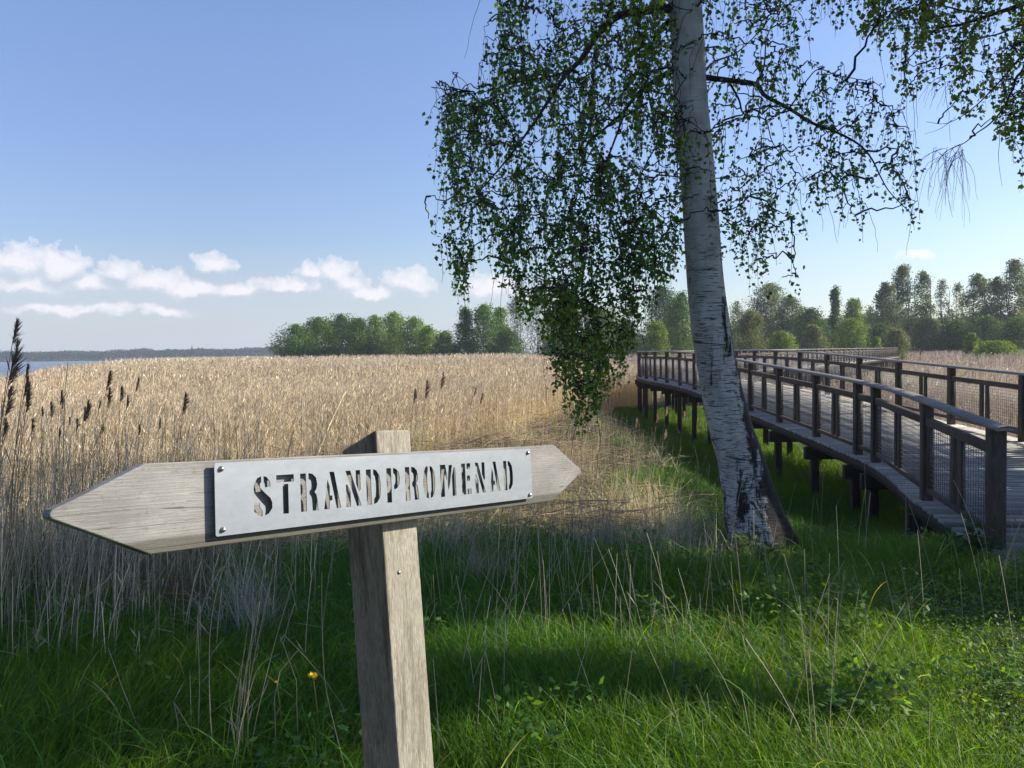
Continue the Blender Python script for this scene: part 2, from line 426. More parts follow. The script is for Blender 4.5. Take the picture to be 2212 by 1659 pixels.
sun = bpy.data.lights.new('sun', 'SUN'); sun.energy = 5.0; sun.angle = rad(.55); sun.color = (1, .93, .82)
so = bpy.data.objects.new('sun', sun); link(so); so.rotation_euler = Vector(SUN).to_track_quat('Z', 'Y').to_euler(); so.location = (30, 0, 30)
cam = bpy.data.cameras.new('camera'); cam.lens = FPX/2212*36; cam.sensor_width = 36; cam.sensor_fit = 'HORIZONTAL'; cam.clip_end = 20000; cam.clip_start = .05
co = bpy.data.objects.new('camera', cam); link(co)
mw = Matrix(((R_[0], U_[0], -F_[0], CAM[0]), (R_[1], U_[1], -F_[1], CAM[1]), (R_[2], U_[2], -F_[2], CAM[2]), (0, 0, 0, 1)))
co.matrix_world = mw; sc.camera = co
sc.view_settings.view_transform = 'Standard'; sc.view_settings.look = 'None'; sc.view_settings.gamma = 1; sc.view_settings.exposure = 0.88
sc.cycles.max_bounces = 8; sc.cycles.transparent_max_bounces = 8; sc.cycles.volume_bounces = 0; sc.cycles.use_denoising = True

# ------------------------------------------------------------------ ground and lake
def grid_sheet(name, xs, ys, zf, mat, label):
    X, Y = np.meshgrid(xs, ys); Z = zf(X, Y)
    V = np.stack([X, Y, Z], 2).reshape(-1, 3); nx, ny = len(xs), len(ys)
    i = (np.arange(ny-1)[:, None]*nx + np.arange(nx-1)[None]).ravel()
    o = mk(name, V, [np.stack([i, i+1, i+nx+1, i+nx], 1)], mat, smooth=True)
    return tag(o, label, name.replace('_', ' '), kind='structure')
def spread_axis(near, step, far, n):
    a = np.arange(0, near, step); b = np.geomspace(near, far, n); return np.concatenate([a, b])
ax = spread_axis(22, .4, 7000, 60); xs = np.unique(np.concatenate([-ax, ax]))
ys = np.concatenate([-spread_axis(6, 1, 400, 20)[::-1], spread_axis(42, .4, 930, 60)[1:], np.array([940, 945, 950, 955, 960, 970, 1000, 1300, 2000, 4000, 8000])])
grid_sheet('ground', xs, np.unique(ys), gz, M['ground'], 'grassy and marshy ground sloping down to the lake')
wx = np.array([-7000, -400, -100, -10.]); wy = np.array([12, 60, 200, 500, 960.])
grid_sheet('lake', wx, wy, lambda X, Y: np.full_like(X, -.85), M['water'], 'narrow strip of blue lake water beyond the reeds at left')

# ------------------------------------------------------------------ boardwalk geometry (left rail line, deck height)
CTRL = np.array([(3.88, 6.1, -.07), (3.95, 6.75, -.05), (4.15, 8.25, .06), (4.50, 9.6, .09), (4.73, 10.8, .115), (4.77, 12.0, .17), (4.80, 13.1, .21), (4.83, 15.0, .28), (4.86, 16.9, .35),
                 (4.92, 18.9, .42), (4.98, 20.8, .48), (5.02, 22.7, .525), (5.02, 24.7, .56), (5.0, 26.7, .57), (4.97, 28.7, .57), (4.98, 30.7, .57), (5.1, 33, .57), (5.5, 35.5, .57),
                 (6.6, 38.4, .57), (8.6, 41.5, .57), (11.5, 45, .57), (17, 53, .57), (25, 66, .57), (34.5, 83, .57), (40, 93, .57), (42.6, 98.5, .57), (43, 103, .57), (40.5, 108, .57), (34, 113, .57), (24, 119, .57)])
def catmull(P, n=24):
    out = []
    Q = np.vstack([2*P[0]-P[1], P, 2*P[-1]-P[-2]])
    for i in range(1, len(Q)-2):
        p0, p1, p2, p3 = Q[i-1:i+3]; t = np.linspace(0, 1, n, endpoint=False)[:, None]
        out.append(.5*((2*p1)+(-p0+p2)*t+(2*p0-5*p1+4*p2-p3)*t*t+(-p0+3*p1-3*p2+p3)*t**3))
    return np.vstack(out+[P[-1:]])
LINE = catmull(CTRL)
ARC = np.concatenate([[0], np.cumsum(np.linalg.norm(np.diff(LINE[:, :2], axis=0), axis=1))]); TOT = ARC[-1]
def at(s):
    s = np.asarray(s, float)
    p = np.stack([np.interp(s, ARC, LINE[:, k]) for k in range(3)], -1)
    q = np.stack([np.interp(s+.15, ARC, LINE[:, k])-np.interp(s-.15, ARC, LINE[:, k]) for k in range(2)], -1)
    q /= np.linalg.norm(q, axis=-1, keepdims=True)+1e-9
    T = np.concatenate([q, np.zeros(q.shape[:-1]+(1,))], -1)
    Nr = np.stack([T[..., 1], -T[..., 0], np.zeros(T.shape[:-1])], -1)     # to the right
    return p, T, Nr
WID = 2.8
def s_at_y(y): return float(np.interp(y, LINE[:900, 1], ARC[:900])) if y < 95 else None
def path_dist(x, y):
    """signed-ish: distance to the boardwalk's centre line, sampled"""
    ss = np.arange(0, TOT, .8); p, T, N = at(ss); c = (p+N*WID*.5)[:, :2]
    out = np.full(np.shape(x), 1e9)
    for a, b in c: out = np.minimum(out, (x-a)**2+(y-b)**2)
    return np.sqrt(out)

def boardwalk():
    root = empty('boardwalk', (4.2, 6.3, 0), 'long curving wooden boardwalk with railings crossing the marsh right of the birch', 'boardwalk')
    # --- deck planks
    A = Acc(); s = .05; r = np.random.default_rng(3)
    while s < TOT-.1:
        w = .142 if s < 60 else .30
        p, T, N = at(s)
        c = p + N*(WID*.5) + np.array([0, 0, -.02+r.normal()*.0015]); e = r.normal()*.006
        k = r.uniform(.75, 1.1); col = np.array([.34, .32, .285])*k*(1+.25*r.normal()*(r.random() < .2)) + r.normal()*.008
        A.box(c+N*e, N*(WID*.5+.115), T*(w*.5-.0035), np.array([0, 0, .019]), col)
        if s < 14:
            for o_ in (.0, .06, WID*.5, WID-.06): A.box(p+N*o_+np.array([0, 0, .0]), N*.004, T*.004, np.array([0, 0, .0015]), (.10, .09, .08))
        s += w
    A.build('deck', M['deck'], root, tint=True)
    # --- stations
    near = [s_at_y(v) for v in (6.75, 8.3, 10.75, 11.4, 13.05, 14.95, 16.85)]
    st_l = near + list(np.arange(near[-1]+1.95, TOT, 1.98)); st_r = [s_at_y(v) for v in (6.9, 8.6, 10.4, 12.35)] + list(np.arange(s_at_y(12.35)+2.05, TOT, 2.03))
    SMAX = 44.0
    zz = np.array([0, 0, 1.])
    far_post, far_pan, far_wire = Acc(), Acc(), Acc()
    for side, sts in ((0, st_l), (WID, st_r)):
        sg = -1 if side == 0 else 1
        for i, s in enumerate(sts):
            p, T, N = at(s); b = p+N*side
            hw = .055 if not (i == 0 and side == 0) else .062
            lo = -.20 if side == 0 else -.20
            if i == 0: lo = -.16
            hgt = .985
            A = far_post if s > SMAX else Acc()
            A.box(b+zz*(hgt+lo)/2, T*hw, N*hw*.95, zz*(hgt-lo)/2)
            if s <= SMAX: A.build('post', M['railwood'], root, bevel=.006)
        for i in range(len(sts)-1):
            s0, s1 = sts[i]+.06, sts[i+1]-.06
            if s1-s0 < .35: continue
            p0, T0, N0 = at(s0); p1, T1, N1 = at(s1); a = p0+N0*side; b = p1+N1*side
            T = (b-a); L = np.linalg.norm(T); T = T/L; Nn = np.cross(T, zz); Nn /= np.linalg.norm(Nn); far = s0 > SMAX
            A = far_pan if far else Acc(); Wm = far_wire if far else Acc(); c = (a+b)/2
            A.box(c+zz*.80, T*L/2, Nn*.030, zz*.038)                      # top rail of the panel
            A.box(c+zz*.115, T*L/2, Nn*.022, zz*.026)                     # bottom rail
            for o in ((-.085, .085) if L > 1.1 else ()):                  # pair of middle uprights
                A.box(c+T*o+zz*.45, T*.042, Nn*.018, zz*.315)
            for q in (a+T*.03, b-T*.03): A.box(q+zz*.45, T*.024, Nn*.018, zz*.315)
            n = max(3, int(L/.052)) if not far else int(L/.2)
            for k in range(1, n):
                u = k/n*L
                if L > 1.1 and abs(u-L/2) < .13: continue
                Wm.box(a+T*u+zz*.45, T*.0023*(1 if not far else 3), Nn*.0023, zz*.315)
            nr = 13 if not far else 4
            for k in range(1, nr):
                z = .135+.63*k/nr
                if L > 1.1:
                    for lo_, hi_ in ((.05, L/2-.125), (L/2+.125, L-.05)):
                        Wm.box(a+T*(lo_+hi_)/2+zz*z, T*(hi_-lo_)/2, Nn*.0023, zz*.0023*(1 if not far else 3))
                else: Wm.box(c+zz*z, T*(L/2-.05), Nn*.0023, zz*.0023)
            if not far:
                po = A.build('railing_panel', M['railwood'], root, bevel=.003)
                Wm.build('wire_mesh', M['wire'], po)
        # handrail: slightly domed plank that follows the curve
        ss = np.concatenate([np.arange(sts[0]-.20, 60, .25), np.arange(60, TOT, 1.2)])
        p, T, N = at(ss); c = p+N*side
        prof = [(-.078, -.018), (-.078, .004), (-.052, .016), (0, .024), (.052, .016), (.078, .004), (.078, -.018), (0, -.012)]
        V = np.stack([c+N*x+zz*(1.003+z) for x, z in prof], 1); m = len(prof); k = len(ss)
        if i == 0: pass
        i0 = (np.arange(k-1)*m)[:, None]; j = np.arange(m); q = np.stack([j, (j+1) % m, (j+1) % m+m, j+m], 1)
        F = (i0[..., None]+q[None]).reshape(-1, 4)
        F2 = np.array([[0, 1, 2, 7], [2, 3, 4, 7], [4, 5, 6, 7]])
        mk('handrail', V.reshape(-1, 3), [F, F2, F2+(k-1)*m], M['handwood'], root)
        # stringer under the deck edge
        off = -.065 if side == 0 else WID+.065
        ss2 = np.concatenate([np.arange(.15, 60, .4), np.arange(60, TOT, 1.2)]); p, T, N = at(ss2); c = p+N*off
        V = np.stack([c+N*x+zz*z for x, z in ((-.03, -.042), (.03, -.042), (.03, -.165), (-.03, -.165))], 1); m = 4; k = len(ss2)
        i0 = (np.arange(k-1)*m)[:, None]; j = np.arange(m); q = np.stack([j, (j+1) % m, (j+1) % m+m, j+m], 1)
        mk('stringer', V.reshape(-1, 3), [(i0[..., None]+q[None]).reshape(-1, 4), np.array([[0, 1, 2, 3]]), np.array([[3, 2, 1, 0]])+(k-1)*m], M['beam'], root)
    o = far_post.build('post', M['railwood'], root); tag(o, kind='stuff')
    o = far_pan.build('railing_panel', M['railwood'], root); tag(o, kind='stuff'); far_wire.build('wire_mesh', M['wire'], o)
    # --- cross beams and legs
    fl, fb = Acc(), Acc()
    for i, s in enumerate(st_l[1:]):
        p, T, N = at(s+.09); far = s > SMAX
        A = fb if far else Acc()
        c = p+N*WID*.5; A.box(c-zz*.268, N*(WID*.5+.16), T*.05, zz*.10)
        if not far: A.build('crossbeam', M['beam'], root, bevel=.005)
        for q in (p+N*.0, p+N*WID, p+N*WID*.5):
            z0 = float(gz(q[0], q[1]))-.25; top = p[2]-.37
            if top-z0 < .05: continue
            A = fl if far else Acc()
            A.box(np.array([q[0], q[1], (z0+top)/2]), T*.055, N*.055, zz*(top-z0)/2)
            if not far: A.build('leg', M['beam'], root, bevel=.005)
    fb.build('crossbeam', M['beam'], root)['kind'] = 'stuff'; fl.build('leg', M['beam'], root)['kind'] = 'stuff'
boardwalk()

# ------------------------------------------------------------------ signpost
O = np.array([-0.53251875, 1.46958392, 1.41131761]); Uu = np.array([.62531085, .7759684, -.07042284]); Vv = np.array([-.03608298, .11912631, .99222323])
Nn_ = np.cross(Uu, Vv)     # towards the viewer
def BP(a, b, t=0): return O + a*Uu + b*Vv - t*Nn_
STENCIL = {
 'S': [[(.42, 1), (.20, .95), (.03, .80), (0, .70), (.02, .60), (.15, .50), (.42, .34), (.60, .24), (.62, .12), (.58, 0), (.80, .05), (1, .18), (1, .32), (.90, .44), (.66, .55), (.36, .70), (.34, .80), (.42, .86)],
       [(.55, 1), (.72, .97), (.90, .85), (.92, .72), (.62, .71), (.60, .80), (.55, .86)], [(.0, .33), (.32, .33), (.32, .22), (.45, .14), (.45, 0), (.20, .03), (0, .14)]],
 'T': [[(0, 1), (1, 1), (1, .81), (0, .81)], [(.35, .76), (.67, .76), (.67, 0), (.35, 0)]],
 'R': [[(0, 1), (.33, 1), (.33, 0), (0, 0)], [(.47, 1), (.70, .98), (.92, .86), (.98, .68), (.92, .56), (.78, .50), (.60, .47), (.52, .43), (.60, .38), (.64, .30), (.64, 0), (1, 0), (.96, .30), (.90, .42), (.80, .47), (.98, .60), (.98, .68), (.92, .86)]],
 'A': [[(.24, .80), (.36, .60), (.35, .36), (.50, .36), (.50, .23), (.34, .22), (.30, 0), (0, 0)], [(.36, 1), (.64, 1), (1, 0), (.74, 0)]],
 'N': [[(0, 1), (.32, 1), (1, 0), (.70, 0)], [(.68, 1), (.98, 1), (.98, .46), (.86, .40), (.68, .62)], [(0, 0), (.30, 0), (.30, .42), (.08, .64), (0, .60)]],
 'D': [[(0, 1), (.34, 1), (.34, 0), (0, 0)], [(.50, 1), (.72, .96), (.93, .82), (1, .60), (1, .38), (.93, .17), (.72, .04), (.50, 0), (.50, .14), (.62, .22), (.66, .40), (.66, .62), (.60, .79), (.50, .85)]],
 'P': [[(0, 1), (.35, 1), (.35, 0), (0, 0)], [(.50, 1), (.72, .97), (.93, .86), (1, .70), (.95, .52), (.78, .40), (.53, .36), (.53, .49), (.64, .56), (.66, .68), (.62, .80), (.50, .85)]],
 'O': [[(.40, 1), (.22, .96), (.06, .80), (0, .58), (0, .38), (.07, .18), (.24, .03), (.42, 0), (.42, .15), (.34, .24), (.33, .42), (.33, .60), (.36, .78), (.42, .86)],
       [(.58, 1), (.78, .95), (.94, .80), (1, .58), (1, .38), (.92, .18), (.76, .04), (.58, 0), (.58, .15), (.66, .24), (.67, .42), (.67, .60), (.64, .78), (.58, .86)]],
 'M': [[(0, 1), (.34, 1), (.44, .62), (.40, .50), (.25, .70), (.25, 0), (0, 0)], [(.56, .98), (.78, .98), (.60, .40), (.50, .18), (.44, .36)], [(.98, 0), (.74, 0), (.74, .62), (.90, .94), (.98, .80)]],
 'E': [[(0, 1), (.42, 1), (.42, 0), (0, 0)], [(.58, 1), (.98, 1), (.98, .82), (.58, .82)], [(.58, .60), (.90, .60), (.90, .43), (.58, .43)], [(.58, .18), (1, .18), (1, 0), (.58, 0)]],
}
STENCIL['R'] = [[(0, 1), (.33, 1), (.33, 0), (0, 0)], [(.47, 1), (.70, .98), (.91, .87), (.97, .70), (.92, .58), (.80, .49), (.91, .42), (.95, .30), (1, 0), (.66, 0), (.64, .28), (.60, .38), (.50, .44), (.50, .52), (.61, .58), (.63, .70), (.60, .80), (.47, .85)]]
WORD = [('S', .079, .119), ('T', .129, .169), ('R', .184, .226), ('A', .240, .283), ('N', .297, .337), ('D', .352, .392), ('P', .410, .449), ('R', .465, .506), ('O', .521, .559),
        ('M', .577, .630), ('E', .650, .683), ('N', .699, .736), ('A', .753, .792), ('D', .808, .845)]
def local_frame(o, origin):
    o.matrix_world = Matrix(((Uu[0], -Nn_[0]*-1*-1, Vv[0], origin[0]), (Uu[1], -Nn_[1], Vv[1], origin[1]), (Uu[2], -Nn_[2], Vv[2], origin[2]), (0, 0, 0, 1)))
def signpost():
    root = empty('signpost', (-.24, 1.78, 0), 'weathered two-way arrow signpost with a grey metal plate cut with STRANDPROMENAD', 'signpost')
    rl = np.array(root.location)
    def place(o):      # object whose local axes are board-length, depth, up
        o.parent = root
        o.matrix_parent_inverse = Matrix.Identity(4)
        o.matrix_basis = Matrix(((Uu[0], -Nn_[0], Vv[0], O[0]-rl[0]), (Uu[1], -Nn_[1], Vv[1], O[1]-rl[1]), (Uu[2], -Nn_[2], Vv[2], O[2]-rl[2]), (0, 0, 0, 1)))
        return o
    # plate with stencilled holes: a 2D curve filled even-odd
    cu = bpy.data.curves.new('metal_plate', 'CURVE'); cu.dimensions = '2D'; cu.fill_mode = 'BOTH'; cu.extrude = .001
    def spl(pts):
        s = cu.splines.new('POLY'); s.points.add(len(pts)-1)
        for i, (x, y) in enumerate(pts): s.points[i].co = (x, y, 0, 1)
        s.use_cyclic_u = True
    L, H, c = .9235, .130, .0025
    spl([(c, 0), (L-c, 0), (L, -c), (L, -H+c), (L-c, -H), (c, -H), (0, -H+c), (0, -c)])
    for ch, a0, a1 in WORD:
        for poly in STENCIL[ch]:
            spl([(a0+x*(a1-a0), -.1025+y*.0740) for x, y in poly])
    tmp = bpy.data.objects.new('tmp_curve', cu); COL.objects.link(tmp)
    dg = bpy.context.evaluated_depsgraph_get(); dg.update()
    me = bpy.data.meshes.new_from_object(tmp.evaluated_get(dg)); bpy.data.objects.remove(tmp); bpy.data.curves.remove(cu)
    me.name = 'metal_plate'
    n = len(me.vertices); co_ = np.zeros(n*3, np.float32); me.vertices.foreach_get('co', co_); co_ = co_.reshape(-1, 3)
    co_ = np.stack([co_[:, 0], -co_[:, 2], co_[:, 1]], 1); me.vertices.foreach_set('co', co_.ravel().astype(np.float32))
    me.materials.clear(); me.materials.append(M['zinc']); me.update()
    place(link(bpy.data.objects.new('metal_plate', me)))
    # arrow board: subdivided outline with slightly worn edges
    t0, t1 = .0122, .0412
    out = [(-.272, -.066), (-.268, -.060), (-.22, -.040), (-.12, .0045), (.2, .005), (.5, .0055), (.8, .006), (1.051, .007), (1.115, -.031), (1.176, -.068), (1.178, -.074), (1.110, -.108),
           (1.034, -.1455), (.8, -.1475), (.5, -.147), (.2, -.148), (-.113, -.1475), (-.20, -.106), (-.268, -.0745), (-.272, -.071)]
    nb = len(out); V = [(a, t0, b) for a, b in out]+[(a, t1, b) for a, b in out]
    me = bpy.data.meshes.new('arrow_board')
    me.from_pydata(V, [], [list(range(nb))[::-1], [i+nb for i in range(nb)]]+[[i, (i+1) % nb, (i+1) % nb+nb, i+nb] for i in range(nb)])
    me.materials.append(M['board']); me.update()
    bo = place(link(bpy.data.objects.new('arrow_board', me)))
    bv = bo.modifiers.new('bevel', 'BEVEL'); bv.width = .0028; bv.segments = 3; bv.limit_method = 'ANGLE'; bv.angle_limit = rad(40)
    # bolts: spacer tube, washer and domed head
    for a, b in ((.013, -.011), (.014, -.119), (.911, -.011), (.910, -.121)):
        A = Acc(); m = 12; an = np.arange(m)/m*2*math.pi
        prof = [(.0026, .0122), (.0026, -.0012), (.0052, -.0013), (.0052, -.0022), (.0040, -.0024), (.0040, -.0052), (.0030, -.0064), (.0003, -.0068)]
        V = np.array([[(a+r*math.cos(t_), y, b+r*math.sin(t_)) for t_ in an] for r, y in prof]).reshape(-1, 3)
        k = len(prof); i0 = (np.arange(k-1)*m)[:, None]; j = np.arange(m); q = np.stack([j, j+m, (j+1) % m+m, (j+1) % m], 1)
        o = mk('bolt', V, [(i0[..., None]+q[None]).reshape(-1, 4)], M['steel'], smooth=False); place(o)
    # post: axis slightly off the board's vertical, top cut on a slope falling away behind
    me = bpy.data.meshes.new('post')
    f0, f1, bk = .425, .5335, .0445
    def px(a, t, b): return (a-.045*b, t, b)
    V = []
    for b_f, b_b in ((-1.62, -1.62), (-1.2, -1.2), (-.8, -.8), (-.4, -.4), (-.15, -.15), (.057, .016)):
        for a, t in ((f0, bk), (f1, bk), (f1, bk+.118), (f0, bk+.118)):
            V.append(px(a, t, b_f if t == bk else b_b))
    k = 6; F = [[0, 3, 2, 1], [20, 21, 22, 23]]
    for i in range(k-1):
        for j in range(4): F.append([i*4+j, i*4+(j+1) % 4, i*4+4+(j+1) % 4, i*4+4+j])
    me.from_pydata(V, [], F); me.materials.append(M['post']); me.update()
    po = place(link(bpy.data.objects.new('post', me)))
    bv = po.modifiers.new('bevel', 'BEVEL'); bv.width = .005; bv.segments = 3; bv.limit_method = 'ANGLE'
    A = Acc(); c = np.array([.478, .0435, -.262])      # pale screw head on the post
    an = np.arange(8)/8*2*math.pi
    V = np.array([[(c[0]+r*math.cos(t_), y, c[2]+r*math.sin(t_)) for t_ in an] for r, y in ((.005, .0446), (.0045, .0425), (.0004, .0415))]).reshape(-1, 3)
    j = np.arange(8); q = np.stack([j, j+8, (j+1) % 8+8, (j+1) % 8], 1)
    place(mk('screw', V, [np.vstack([q, q+8])], M['steel']))
signpost()

# ------------------------------------------------------------------ where canopy may cast shade (seen along the sun's direction)
PATCH = [(-1.35, 3.02, .2, .12), (-.2, 4.1, .5, .18), (1.7, 6.3, .5, .2), (1.2, 2.75, 1.6, .18), (3.4, 3.9, .5, .2), (3.2, 9.4, .7, .4), (.45, 4.45, .65, .30), (1.05, 4.05, .4, .2), (2.1, 3.95, .75, .50), (2.5, 3.35, .9, .36), (.6, 3.15, 1.0, .18), (1.5, 4.9, .4, .15), (3.0, 4.6, .35, .16), (2.6, 8.6, .8, .35), (-.3, 8.9, 1.3, .5), (3.3, 12.2, 1.2, 1.0)]
def ground_hit(P):
    P = np.asarray(P); t = (P[:, 2]-.12)/SUN[2]; return P[:, 0]-SUN[0]*t, P[:, 1]-SUN[1]*t
def shade_ok(P, r=rng):
    gx, gy = ground_hit(P); P = np.asarray(P)
    w = .35*snoise(gx, gy, 1.6, 9)
    ok = (gy < 8.1+w) | ((gx > 2.1) & (gy < 10.6+2*w)) | ((gx > 4.0) & (gy < 12.4+w)) | (gx > 8.5)
    # the line of sight from the sun to the signpost stays open
    t = (P[:, 2]-1.25)/SUN[2]; ys = P[:, 1]-SUN[1]*t
    ok &= ~((ys > .7) & (ys < 2.75) & (P[:, 0] > .6))
    u = r.random(len(P))
    for cx, cy, rx, ry in PATCH:
        d = ((gx-cx)/rx)**2+((gy-cy)/ry)**2
        ok &= ~((d < 1.15) & (u < .985)) & ~((d < 1.8) & (u < .6))
    return ok

def limb(pts, r0, r1, n=None):
    """smooth tapering branch -> (k,3),(k)"""
    P = catmull(np.array(pts, float), 8); k = len(P); return P, (r0*.78-r1)*(1-np.linspace(0, 1, k))**1.5+r1*.9
def grow(name, root, limbs, targets, hang, keep_leaf, seed, big=1.0, leafL=.037, leafmat='leaf', tint=(.064, .140, .026), nleaf=1.0, con_leaf=1.0):
    """limbs: list of (P, R). targets (n,3): starts of hanging twigs, joined to the nearest wood. Leaves along every twig."""
    r = np.random.default_rng(seed)
    nodes = np.vstack([P for P, _ in limbs]); 
    d0 = np.array([np.min(np.sum((nodes-t)**2, 1)) for t in targets]); order = np.argsort(d0)
    tw, twR = [], []; K = 9
    LP, LD = [], []
    for i in order:
        t = targets[i]; dd = np.sum((nodes-t)**2, 1) + .3*np.abs(nodes[:, 2]-t[2]); j = int(np.argmin(dd)); a = nodes[j]; L = np.linalg.norm(t-a)
        u = np.linspace(0, 1, K)[:, None]
        mid = (a+t)/2+np.array([0, 0, .10*L])+r.normal(size=3)*.07*L
        P = (1-u)**2*a+2*u*(1-u)*mid+u*u*t
        P[1:-1] += r.normal(size=(K-2, 3))*.012
        tw.append(P); twR.append(np.linspace(min(.006+.009*L, .016), .0032, K))
        new = P[1:]
        nodes = np.vstack([nodes, new[::2] if L < .25 else new])
        nl = max(2, int(L*14*con_leaf*nleaf)); uu = r.random(nl); LP.append(a+(t-a)*uu[:, None]+np.array([0, 0, .1*L])*(4*uu*(1-uu))[:, None]+r.normal(size=(nl, 3))*.025); LD.append(r.normal(size=(nl, 3))*.6+np.array([0, 0, -.7]))
        # pendulous shoot
        for q in range(r.integers(1, 3)):
            h = hang*r.uniform(.35, 1.15); out = r.normal(size=3)*np.array([1, 1, 0])*.22*h
            v = np.linspace(0, 1, K)[:, None]
            P = t + out*np.sqrt(v) + np.array([0, 0, -h])*v**1.25 + np.cumsum(r.normal(size=(K, 3))*.006, 0)
            tw.append(P); twR.append(np.linspace(.0030, .0013, K))
            nl = max(3, int(h/.026*nleaf)); uu = np.sort(r.random(nl)); idx = uu*(K-1); i0 = np.minimum(idx.astype(int), K-2); fr = (idx-i0)[:, None]
            LP.append(P[i0]*(1-fr)+P[i0+1]*fr+r.normal(size=(nl, 3))*.012)
            LD.append(r.normal(size=(nl, 3))*.75+np.array([0, 0, -.55]))
    tw = np.array(tw); twR = np.array(twR)
    LP = np.vstack(LP); LD = np.vstack(LD); kp = keep_leaf(LP); LP, LD = LP[kp], LD[kp]
    kt = keep_leaf(tw[:, -1]) | (r.random(len(tw)) < .25) | (twR[:, 0] > .0045); tw, twR = tw[kt], twR[kt]
    LD /= np.linalg.norm(LD, axis=1, keepdims=True)
    S = np.cross(LD, runit(len(LP), r)); S /= np.linalg.norm(S, axis=1, keepdims=True)
    px, py, dd = proj(LP); hid = (dd < .5) | (px > 2300) | (py < -90)
    Ls = leafL*r.uniform(.65, 1.25, len(LP))*np.where(hid, big, 1.0)
    # every shoot has its own tone, some shoots are fresh yellow-green
    tone = np.exp(.28*r.normal(size=(len(LP), 1))); fresh = np.clip(snoise(LP[:, 0]*1+LP[:, 2]*.7, LP[:, 1]+LP[:, 2], 1.9, seed)*.5+.25+.15*r.normal(size=len(LP)), 0, 1)[:, None]
    C = np.array(tint)*tone*(1-fresh)+np.array([tint[0]*2.1, tint[1]*1.45, tint[2]*.8])*tone*fresh
    V, F, Cc = leaves(LP, LD, S, Ls, Ls*.82, C)
    mk('leaves', V, F, M[leafmat], root, Cc)
    V, F, _ = tubes(tw, twR, 3); mk('twigs', V, F, M['twig'], root)
    for P, Rr in limbs:
        V, F, _ = tubes(P[None], Rr[None], 7); mk('branch', V, F, M['twig'], root, smooth=True)
    print(name, 'leaves', len(LP), 'twigs', len(tw))

def trunk_mesh(axis, radii, root, flare, seed, nseg=72, step=.05, H=None):
    """axis: control points (x,y,z); radii per control point"""
    P = catmull(np.array(axis, float), 12); t = np.linspace(0, len(axis)-1, len(P)); Rr = np.interp(t, np.arange(len(radii)), radii)
    arc = np.concatenate([[0], np.cumsum(np.linalg.norm(np.diff(P, axis=0), axis=1))]); n = int(arc[-1]/step); s = np.linspace(0, arc[-1], n)
    P = np.stack([np.interp(s, arc, P[:, k]) for k in range(3)], 1); Rr = np.interp(s, arc, Rr)
    T = np.gradient(P, axis=0); T /= np.linalg.norm(T, axis=1, keepdims=True)
    X = np.cross(np.array([0, 1., 0]), T); X /= np.linalg.norm(X, axis=1, keepdims=True); Y = np.cross(T, X)
    a = np.arange(nseg)/nseg*2*math.pi; h = s[:, None]
    rr = Rr[:, None]*(1+.018*snoise(a[None]*2.2+seed, h*2.5, 1.5, seed)+.012*snoise(a[None]*5, h*9, 1.4, seed+1))
    low = np.exp(-h/.33)
    rr = rr*(1+low*(.10*np.cos(5*a+1.1)[None]+.07*np.cos(3*a+.3)[None])) + low*.025*snoise(a[None]*6, h*8, 1.5, seed+2)
    low2 = np.exp(-h/.7); rr += low2*.011*snoise(a[None]*9, h*5, 2, seed+4)
    rr = rr*(1+flare*np.exp(-h/.16)*(1+.5*np.cos(a-.0)[None]))
    V = P[:, None, :]+rr[..., None]*(X[:, None]*np.cos(a)[None, :, None]+Y[:, None]*np.sin(a)[None, :, None])
    m = nseg; i0 = (np.arange(n-1)*m)[:, None]; j = np.arange(m); q = np.stack([j, (j+1) % m, (j+1) % m+m, j+m], 1)
    ex = np.zeros((n, m, 3)); ex[..., 0] = np.clip(h/(H or arc[-1]), 0, 1); ex[..., 1] = np.clip(np.cos(a+.15)[None], 0, 1)**1.3; ex[..., 2] = (a/6.2832)[None]
    return mk('trunk', V.reshape(-1, 3), [(i0[..., None]+q[None]).reshape(-1, 4)], M['bark'], root, smooth=True, extra=ex.reshape(-1, 3))

# ------------------------------------------------------------------ the birch
LEFT = [(1085, -200), (1075, 60), (1030, 112), (1062, 165), (985, 190), (912, 262), (940, 300), (925, 360), (958, 420), (930, 480), (918, 545), (950, 560), (985, 640), (1005, 665), (1020, 600), (1068, 575), (1080, 640), (1105, 600), (1118, 690), (1170, 700), (1190, 780),
        (1155, 830), (1215, 862), (1232, 900), (1268, 930), (1300, 860), (1350, 822), (1368, 760), (1385, 680), (1420, 640), (1478, 580), (1500, 300), (1500, -200)]
RIGHT = [(1480, -200), (1500, 250), (1530, 560), (1575, 560), (1615, 612), (1650, 560), (1672, 520), (1700, 560), (1745, 520), (1750, 470), (1800, 440), (1858, 530), (1880, 430), (1930, 440), (1975, 525), (2000, 480), (1960, 400), (2020, 410), (1985, 330), (1930, 250), (1880, 180), (1760, 120), (1850, 40), (1960, 100), (1990, 40), (1900, -200)]
TAIL = [(1160, 560), (1395, 560), (1385, 680), (1368, 760), (1350, 822), (1300, 860), (1268, 932), (1232, 900), (1215, 862), (1155, 830), (1190, 780), (1170, 700)]
